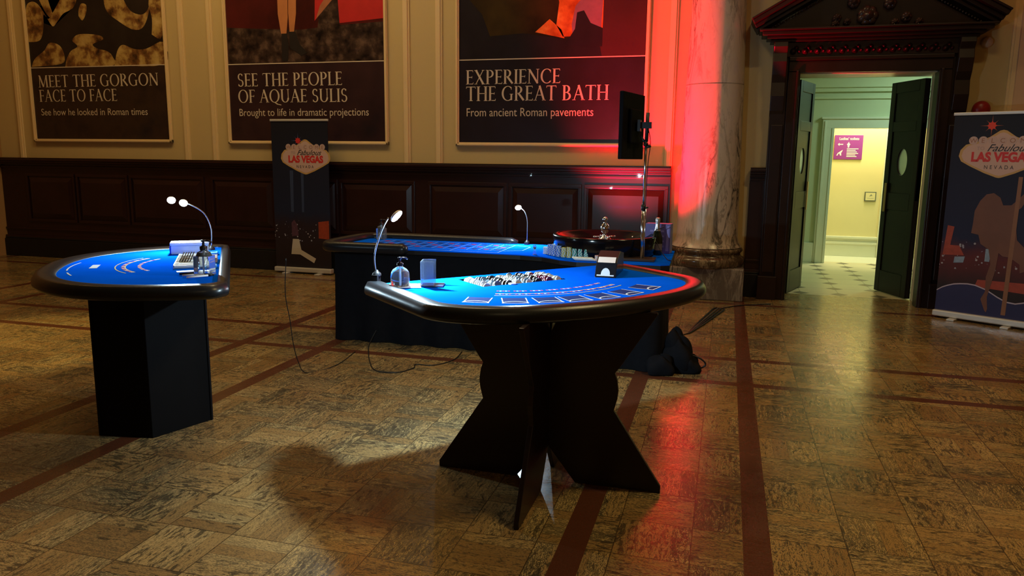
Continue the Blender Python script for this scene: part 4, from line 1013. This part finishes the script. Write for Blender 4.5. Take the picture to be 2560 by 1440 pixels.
# acrylic discard holder
t = thing('discard_holder', 'upright clear acrylic card holder on the nearest card table', 'card holder', (-1.39, 3.47, ZF), .25)
q = MB(); q.box(-.035, .075, -.055, .055, .001, .006); q.build('base_plate', mat('tinted_plate', (.03, .04, .08), .2), t, .001)
q = MB(); q.box(-.035, -.032, -.045, .045, .006, .125); q.box(-.035, .03, -.048, -.045, .006, .125); q.box(-.035, .03, .045, .048, .006, .125); q.build('clear_walls', glass, t)
# card shoe on the nearest table
t = thing('card_shoe', 'black card shoe with white front on the nearest card table', 'card shoe', (-.60, 4.13, ZF), .0)
MS = Matrix(((0, 0, 1, 0), (1, 0, 0, 0), (0, 1, 0, 0), (0, 0, 0, 1)))
q = MB(); q.prism([(-.12, 0), (.20, 0), (.20, .1), (.05, .125), (-.04, .10), (-.075, .075)], -.056, .056, MS @ Matrix.Translation((0, .001, 0))); q.build('shoe_body', mat('black_gloss_plastic', (.01, .01, .012), .2), t, .002)
q = MB(); q.add([(-.047, -.083, .0768), (.0, -.083, .0768), (.0, -.044, .1022), (-.047, -.044, .1022)], [(0, 1, 2, 3)]); q.add([(-.0, -.083, .0768), (.047, -.083, .0768), (.047, -.044, .1022), (.0, -.044, .1022)], [(0, 1, 2, 3)]); q.build('top_label', mat('pale_card', (.62, .55, .52), .4, var=.1), t)
q = MB()
fp = lambda x, z: (x, -.12+(z-.0)*.6-.0025, z+.001)
q.add([fp(.024*math.cos(k*PI/12), .018+.03*math.sin(k*PI/12)) for k in range(13)], [tuple(range(13))]); q.add([fp(-.046, .008), fp(.046, .008), fp(.046, .014), fp(-.046, .014)], [(0, 1, 2, 3)])
q.add([fp(-.024, .014), fp(.024, .014), fp(.024, .018), fp(-.024, .018)], [(0, 1, 2, 3)])
q.build('card_window', mat('white_card_face', (.6, .62, .65), .4), t)
# ---- left table items (local frame of that table)
RL = Matrix.Translation(LT.location) @ Matrix.Rotation(LT.rotation_euler.z, 4, 'Z'); ra = LT.rotation_euler.z
def onL(u, v, z=ZF): return RL @ Vector((u, -v, z))
t = thing('chip_tray', 'white slatted chip tray on the left card table', 'tray', onL(-.07, .175), ra)
q = MB(); q.box(-.26, .26, -.085, .085, .001, .006); q.build('tray_floor', mat('pale_tray', (.45, .5, .52), .35), t)
q = MB()
for k in range(9): q.box(-.26+k*.065-.004, -.26+k*.065+.004, -.085, .085, .006, .018)
q.box(-.26, .26, -.09, -.083, .001, .02); q.box(-.26, .26, .083, .09, .001, .02)
q.build('tray_ribs', mat('white_tray', (.8, .84, .84), .3), t, .002)
dch = make_chip('black chip lying in a slot of the slatted tray on the left card table', (0, 0, -1), ccols[1], 'black chips in the slatted tray', em=ccols[1]); first = True
for col_ in range(1, 6):
    for k in range(5 if col_ % 2 else 3):
        p = onL(-.07-.26+.065*(col_+.5),   .175+.06-.014*k, ZF+.023); rt_ = (PI/2-.5, 0, ra)
        if first: dch.location = p; dch.rotation_euler = rt_; first = False
        else: chip_copy(dch, p, rt_)
t = thing('card_shoe', 'white-topped blue card shoe at the far side of the left card table', 'card shoe', onL(-.52, .20), ra)
q = MB(); q.box(-.055, .055, -.12, .10, .001, .055); q.build('shoe_body', mat('pale_acrylic', (.6, .7, .8), .15, var=.1), t, .004)
q = MB(); q.box(-.06, .06, -.125, .105, .055, .075); q.build('shoe_lid', mat('white_lid', (.85, .88, .9), .25), t, .006)
q = MB(); q.box(-.05, .05, -.128, -.121, .004, .05); q.build('blue_front', mat('blue_front', (.01, .05, .4), .3), t)
def slab(nm, lab, cat, u, v, w_, d, h, m, rz=0., grp=None):
    q = MB(); q.box(-w_/2, w_/2, -d/2, d/2, 0, h); o = q.build(nm, m, None, .0015); o.location = onL(u, v, ZF+.0008); o.rotation_euler = (0, 0, ra+rz); return tag(o, lab, cat, grp)
slab('card_pack', 'light blue card pack near the lamp on the left card table', 'cards', -.40, .07, .09, .05, .016, mat('sky_blue_card', (.08, .4, .75), .4, var=.1))
slab('card_box', 'tan card box behind the square pump bottle', 'box', -.085, .060, .17, .04, .028, mat('tan_card', (.42, .26, .2), .5, var=.15))
slab('card_pack', 'light blue card pack between tan box and pens on the left card table', 'cards',   .19, .065, .08, .05, .014, mat('sky_blue_card', (.08, .4, .75), .4, var=.1))
slab('paper_slip', 'white paper slip beside the slatted tray on the left card table', 'paper', .31, .16, .05, .16, .0015, mat('white_paper', (.7, .75, .78), .6), .15)
for i, (u, v, rz, lab, cm) in enumerate(((.43, .16, .35, 'black pen nearest the tray on the left card table', black), (.50, .14, .2, 'white pen lying by the rim of the left card table', white), (.56, .12, .45, 'second white pen, closest to the corner of the left card table', white))):
    t = thing('pen', lab, 'pen', onL(u, v, ZF+.007), ra+rz, 'pens on the left card table')
    q = MB(); q.tube([(0, -.06, 0), (0, .05, 0)], .0055, 8); q.build('barrel', cm, t)
    q = MB(); q.tube([(0, .05, 0), (0, .08, 0)], [.006, .0045], 8); q.build('cap', black if cm is white else white, t)
# win marker
t = thing('win_marker', 'small clear glass win marker standing on the roulette table', 'marker', (-1.40, 5.68, ZR+.001))
q = MB(); q.lathe([(.014, 0), (.014, .01), (.009, .018), (.009, .045), (.013, .055), (.013, .065), (.006, .072), (0, .073)], 18); q.build('marker_body', glass, t)
# champagne bottle
t = thing('champagne_bottle', 'dark champagne bottle with silver foil beside the roulette wheel', 'bottle', (-.50, 6.0, ZR))
q = MB(); q.lathe([(.04, .001), (.042, .006), (.042, .12), (.038, .15), (.024, .19), (.016, .215)], 32); q.build('bottle_glass', mat('dark_green_glass', (.008, .014, .008), .06, coat=.5), t)
q = MB(); q.lathe([(.0255, .188), (.0175, .215), (.0155, .25), (.0175, .262), (.0175, .285), (.012, .29), (0, .291)], 28); q.build('foil', mat('silver_foil', (.7, .75, .85), .28, .9, bump=.4, var=.1), t)
q = MB(); q.lathe([(.0425, .04), (.0425, .09)], 24, None, True, PI, 1.9*PI); q.build('label', mat('dim_label', (.18, .15, .15), .5), t)
# violet gift box
t = thing('gift_box', 'violet cardboard box behind the champagne bottle', 'box', (-.50, 6.14, ZR), -.12)
q = MB(); q.box(-.1, .1, -.05, .05, .001, .235); q.build('carton', mat('violet_card', (.13, .11, .42), .45, var=.15), t, .002)
q = MB(); M = MW(0, 0, -.051)
for k in range(4): flat(q, [(-.06, .05+.04*k), (.05, .05+.04*k), (.05, .065+.04*k), (-.06, .065+.04*k)], M)
flat(q, [(.065, .02), (.09, .02), (.09, .22), (.075, .22)], M)
q.build('carton_print', mat('pale_violet', (.28, .25, .7), .45), t)

# ------------------------------------------------------------------ monitor on a stand
t = thing('monitor_stand', 'tall chrome pole stand with black clamps on the roulette table', 'stand', (-.575, 5.60, ZR), 0)
q = MB(); q.box(-.15, .10, -.06, .10, .001, .02); q.build('base_plate', mat('bronze_plate', (.06, .035, .025), .35, .3), t, .004)
q = MB(); q.tube([(0, 0, .02), (.0, 0, .40)], .012, 14); q.tube([(.016, 0, .02), (.018, 0, .40)], .004, 8); q.build('lower_pole', chrome, t)
q = MB(); q.tube([(0, 0, .39), (.002, 0, .98)], .0095, 14); q.build('upper_pole', chrome, t)
q = MB(); q.tube([(0, 0, .37), (0, 0, .41)], .017, 12); q.tube([(.01, 0, .39), (.035, 0, .39)], .006, 8); q.build('height_collar', black, t)
q = MB(); q.tube([(.003, 0, .86), (.006, 0, 1.06)], .013, 12); q.box(-.05, .035, -.02, .02, .95, .995); q.box(-.06, -.04, -.045, .045, .93, 1.01); q.tube([(.0, -.03, .84), (.0, .03, .84)], .016, 10); q.tube([(-.04, 0, .90), (0, 0, .84)], .009, 8); q.tube([(.0, 0, .82), (.035, 0, .83)], .012, 8); q.build('screen_clamp', black, t)
q = MB(); q.tube(spline([(.012, .01, .95), (.03, .02, .85), (.02, .0, .7), (.016, -.005, .5), (.014, .0, .35)], 6), .003, 6); q.build('cable', black, t)
sc_ = thing('monitor', 'black flat screen seen from behind, raised on the pole', 'monitor', (-.685, 5.62, 1.755), math.atan2(.42, .09))
q = MB(); q.box(-.235, .235, -.018, .012, -.232, .232); q.build('casing', mat('black_monitor_plastic', (.004, .004, .005), .7, var=.2, spec=.1), sc_, .006)
q = MB(); q.box(-.13, .13, -.045, -.018, -.12, .12); q.build('rear_hump', mat('black_monitor_plastic', (.006, .006, .008), .45), sc_, .01)
q = MB(); q.box(-.222, .222, .012, .0135, -.218, .218); q.build('screen', mat('lit_screen', (.02, .05, .1), .2, emit=(.15, .5, 1.), es=.5), sc_)

# cables, bag, cable bundle
def cable(lab, pts, r=.003, name='power_cable', n=8):
    q = MB(); q.tube(spline(pts, n), r, 8); return tag(q.build(name, black), lab, 'cable')
cable('thin black cable looping down from the left card table to the floor', [(-2.83, 4.50, .84), (-2.86, 4.52, .6), (-2.85, 4.55, .4), (-2.84, 4.56, .25), (-2.83, 4.60, .1), (-2.80, 4.66, .004), (-2.7, 4.9, .004), (-2.75, 5.3, .004)], .003)
cable('thin black cable curling out on the floor from under the roulette skirt', [(-2.70, 5.58, .12), (-2.72, 5.5, .03), (-2.66, 5.35, .004), (-2.5, 5.05, .004), (-2.36, 4.86, .004), (-2.2, 4.86, .004), (-2.13, 5.0, .004), (-2.15, 5.1, .004), (-2.02, 5.12, .004), (-1.93, 5.3, .004), (-1.95, 5.56, .004)], .004)
cable('thin black cable draped over the roulette table end past the bottle', [(-.45, 5.98, ZR+.22), (-.52, 5.93, ZR+.18), (-.47, 5.86, ZR+.07), (-.40, 5.72, ZR+.006), (-.352, 5.6, ZR+.0), (-.345, 5.52, ZR-.09), (-.35, 5.5, ZR-.25)], .003)
t = thing('cable_bundle', 'folded bundle of black cable tied off on the floor before the column', 'cable', (-.13, 7.4, 0), math.atan2(8.05-6.75, .26))
for k in range(4):
    q = MB(); o = (k-1.5)*.016
    q.tube(spline([(-.62, 0, .006), (-.45, o*.6, .009), (-.1, o*1.4, .010), (.3, o*1.9, .010), (.6, o*2.2, .010), (.66, o*1.2, .012)], 6), .008, 8); q.build('cable_strand', mat('grey_cable', (.05, .045, .04), .5) if k == 2 else black, t)
q = MB(); q.tube(spline([(-.62, 0, .005), (-.7, .03, .005), (-.76, .02, .005), (-.82, .06, .005)], 5), .005, 6); q.tube(spline([(.64, 0, .006), (.75, -.04, .005), (.95, -.15, .005), (1.2, -.42, .005)], 5), .005, 6); q.build('loose_end', black, t)
t = thing('bag', 'slumped black cloth bag with a strap loop, at the right foot of the roulette skirt', 'bag', (-.25, 5.56, 0), .2)
def blob(q, c, r, seed, amp=.12):
    rnd = random.Random(seed); ph = [(rnd.uniform(0, 6), rnd.uniform(1.5, 4), rnd.uniform(1, 3)) for _ in range(5)]
    n1, n2 = 28, 18; vs = []; fs = []
    for j in range(n2+1):
        th = PI*j/n2
        for i in range(n1):
            a = 2*PI*i/n1; d = 1+sum(amp*.4*math.sin(p+f*a)*math.sin(g*th+p) for p, f, g in [(p, round(f), g) for p, f, g in ph])
            z = c[2]+r[2]*d*math.cos(th); vs.append((c[0]+r[0]*d*math.sin(th)*math.cos(a), c[1]+r[1]*d*math.sin(th)*math.sin(a), max(.002, z)))
    for j in range(n2):
        for i in range(n1): i2 = (i+1) % n1; fs.append((j*n1+i, j*n1+i2, (j+1)*n1+i2, (j+1)*n1+i))
    q.add(vs, fs, None, True)
q = MB(); blob(q, (-.03, .0, .08), (.12, .12, .15), 3, .2); blob(q, (.03, -.03, .04), (.10, .10, .08), 5, .2); blob(q, (-.05, .03, .18), (.08, .08, .12), 9, .2); blob(q, (-.17, -.13, .05), (.10, .06, .09), 11, .2); q.build('cloth_body', blackcloth, t)
q = MB(); q.tube(spline([(.07, -.02, .12), (.13, -.03, .10), (.17, -.03, .06), (.14, -.03, .03), (.08, -.03, .02)], 6), .006, 8); q.build('strap', black, t)

# ------------------------------------------------------------------ pieces of a part go one level deeper
SUB = {'lamp_head': ['led_disc'], 'printed_sheet': ['printed_picture', 'caption_panel', 'divider_line', 'title_lettering', 'subtitle_lettering'],
       'printed_cloth': ['sign_edge', 'sign_face', 'letter_discs', 'welcome_lettering', 'script_lettering', 'small_lettering', 'title_lettering', 'state_lettering', 'star_rays', 'star_centre',
                         'boot_print', 'light_beam_print', 'tower_print', 'skirt_print', 'dancer_silhouette', 'pole_print', 'blue_wave_print', 'wave_outline', 'lit_window_print'],
       'bottle_body': ['dip_tube'], 'pump_collar': ['pump_nozzle'], 'bowl': ['ball_stop'], 'rotor': ['pocket_ring'], 'turret': ['turret_arm'],
       'casing': ['screen', 'rear_hump'], 'lamp_body': ['red_lens'], 'felt': ['printed_arcs', 'printed_ornament', 'betting_box_print', 'printed_ring', 'printed_grid', 'printed_numbers'],
       'sign_board': ['sign_lettering', 'arrow', 'woman_symbol', 'hand_symbol'], 'notice': ['notice_print'], 'frieze': ['carved_leaf'], 'tympanum': ['carved_scroll'],
       'raking_cornice': ['bead_strip'], 'shoe_body': ['top_label', 'card_window', 'blue_front', 'shoe_lid'], 'carton': ['carton_print'], 'bottle_glass': ['label'],
       'door_panel': ['oval_glass', 'push_plate'], 'tray_floor': ['tray_ribs'], 'base_case': ['foot']}
base = lambda o: o.name.split('.')[0]
for root in [o for o in C.objects if o.parent is None and o.children]:
    kids = list(root.children)
    for pn, subs in SUB.items():
        hosts = [k for k in kids if base(k) == pn]
        if not hosts: continue
        seen = {}
        for k in kids:
            if base(k) in subs:
                n = seen.get(base(k), 0); seen[base(k)] = n+1
                k.parent = hosts[min(n, len(hosts)-1)]
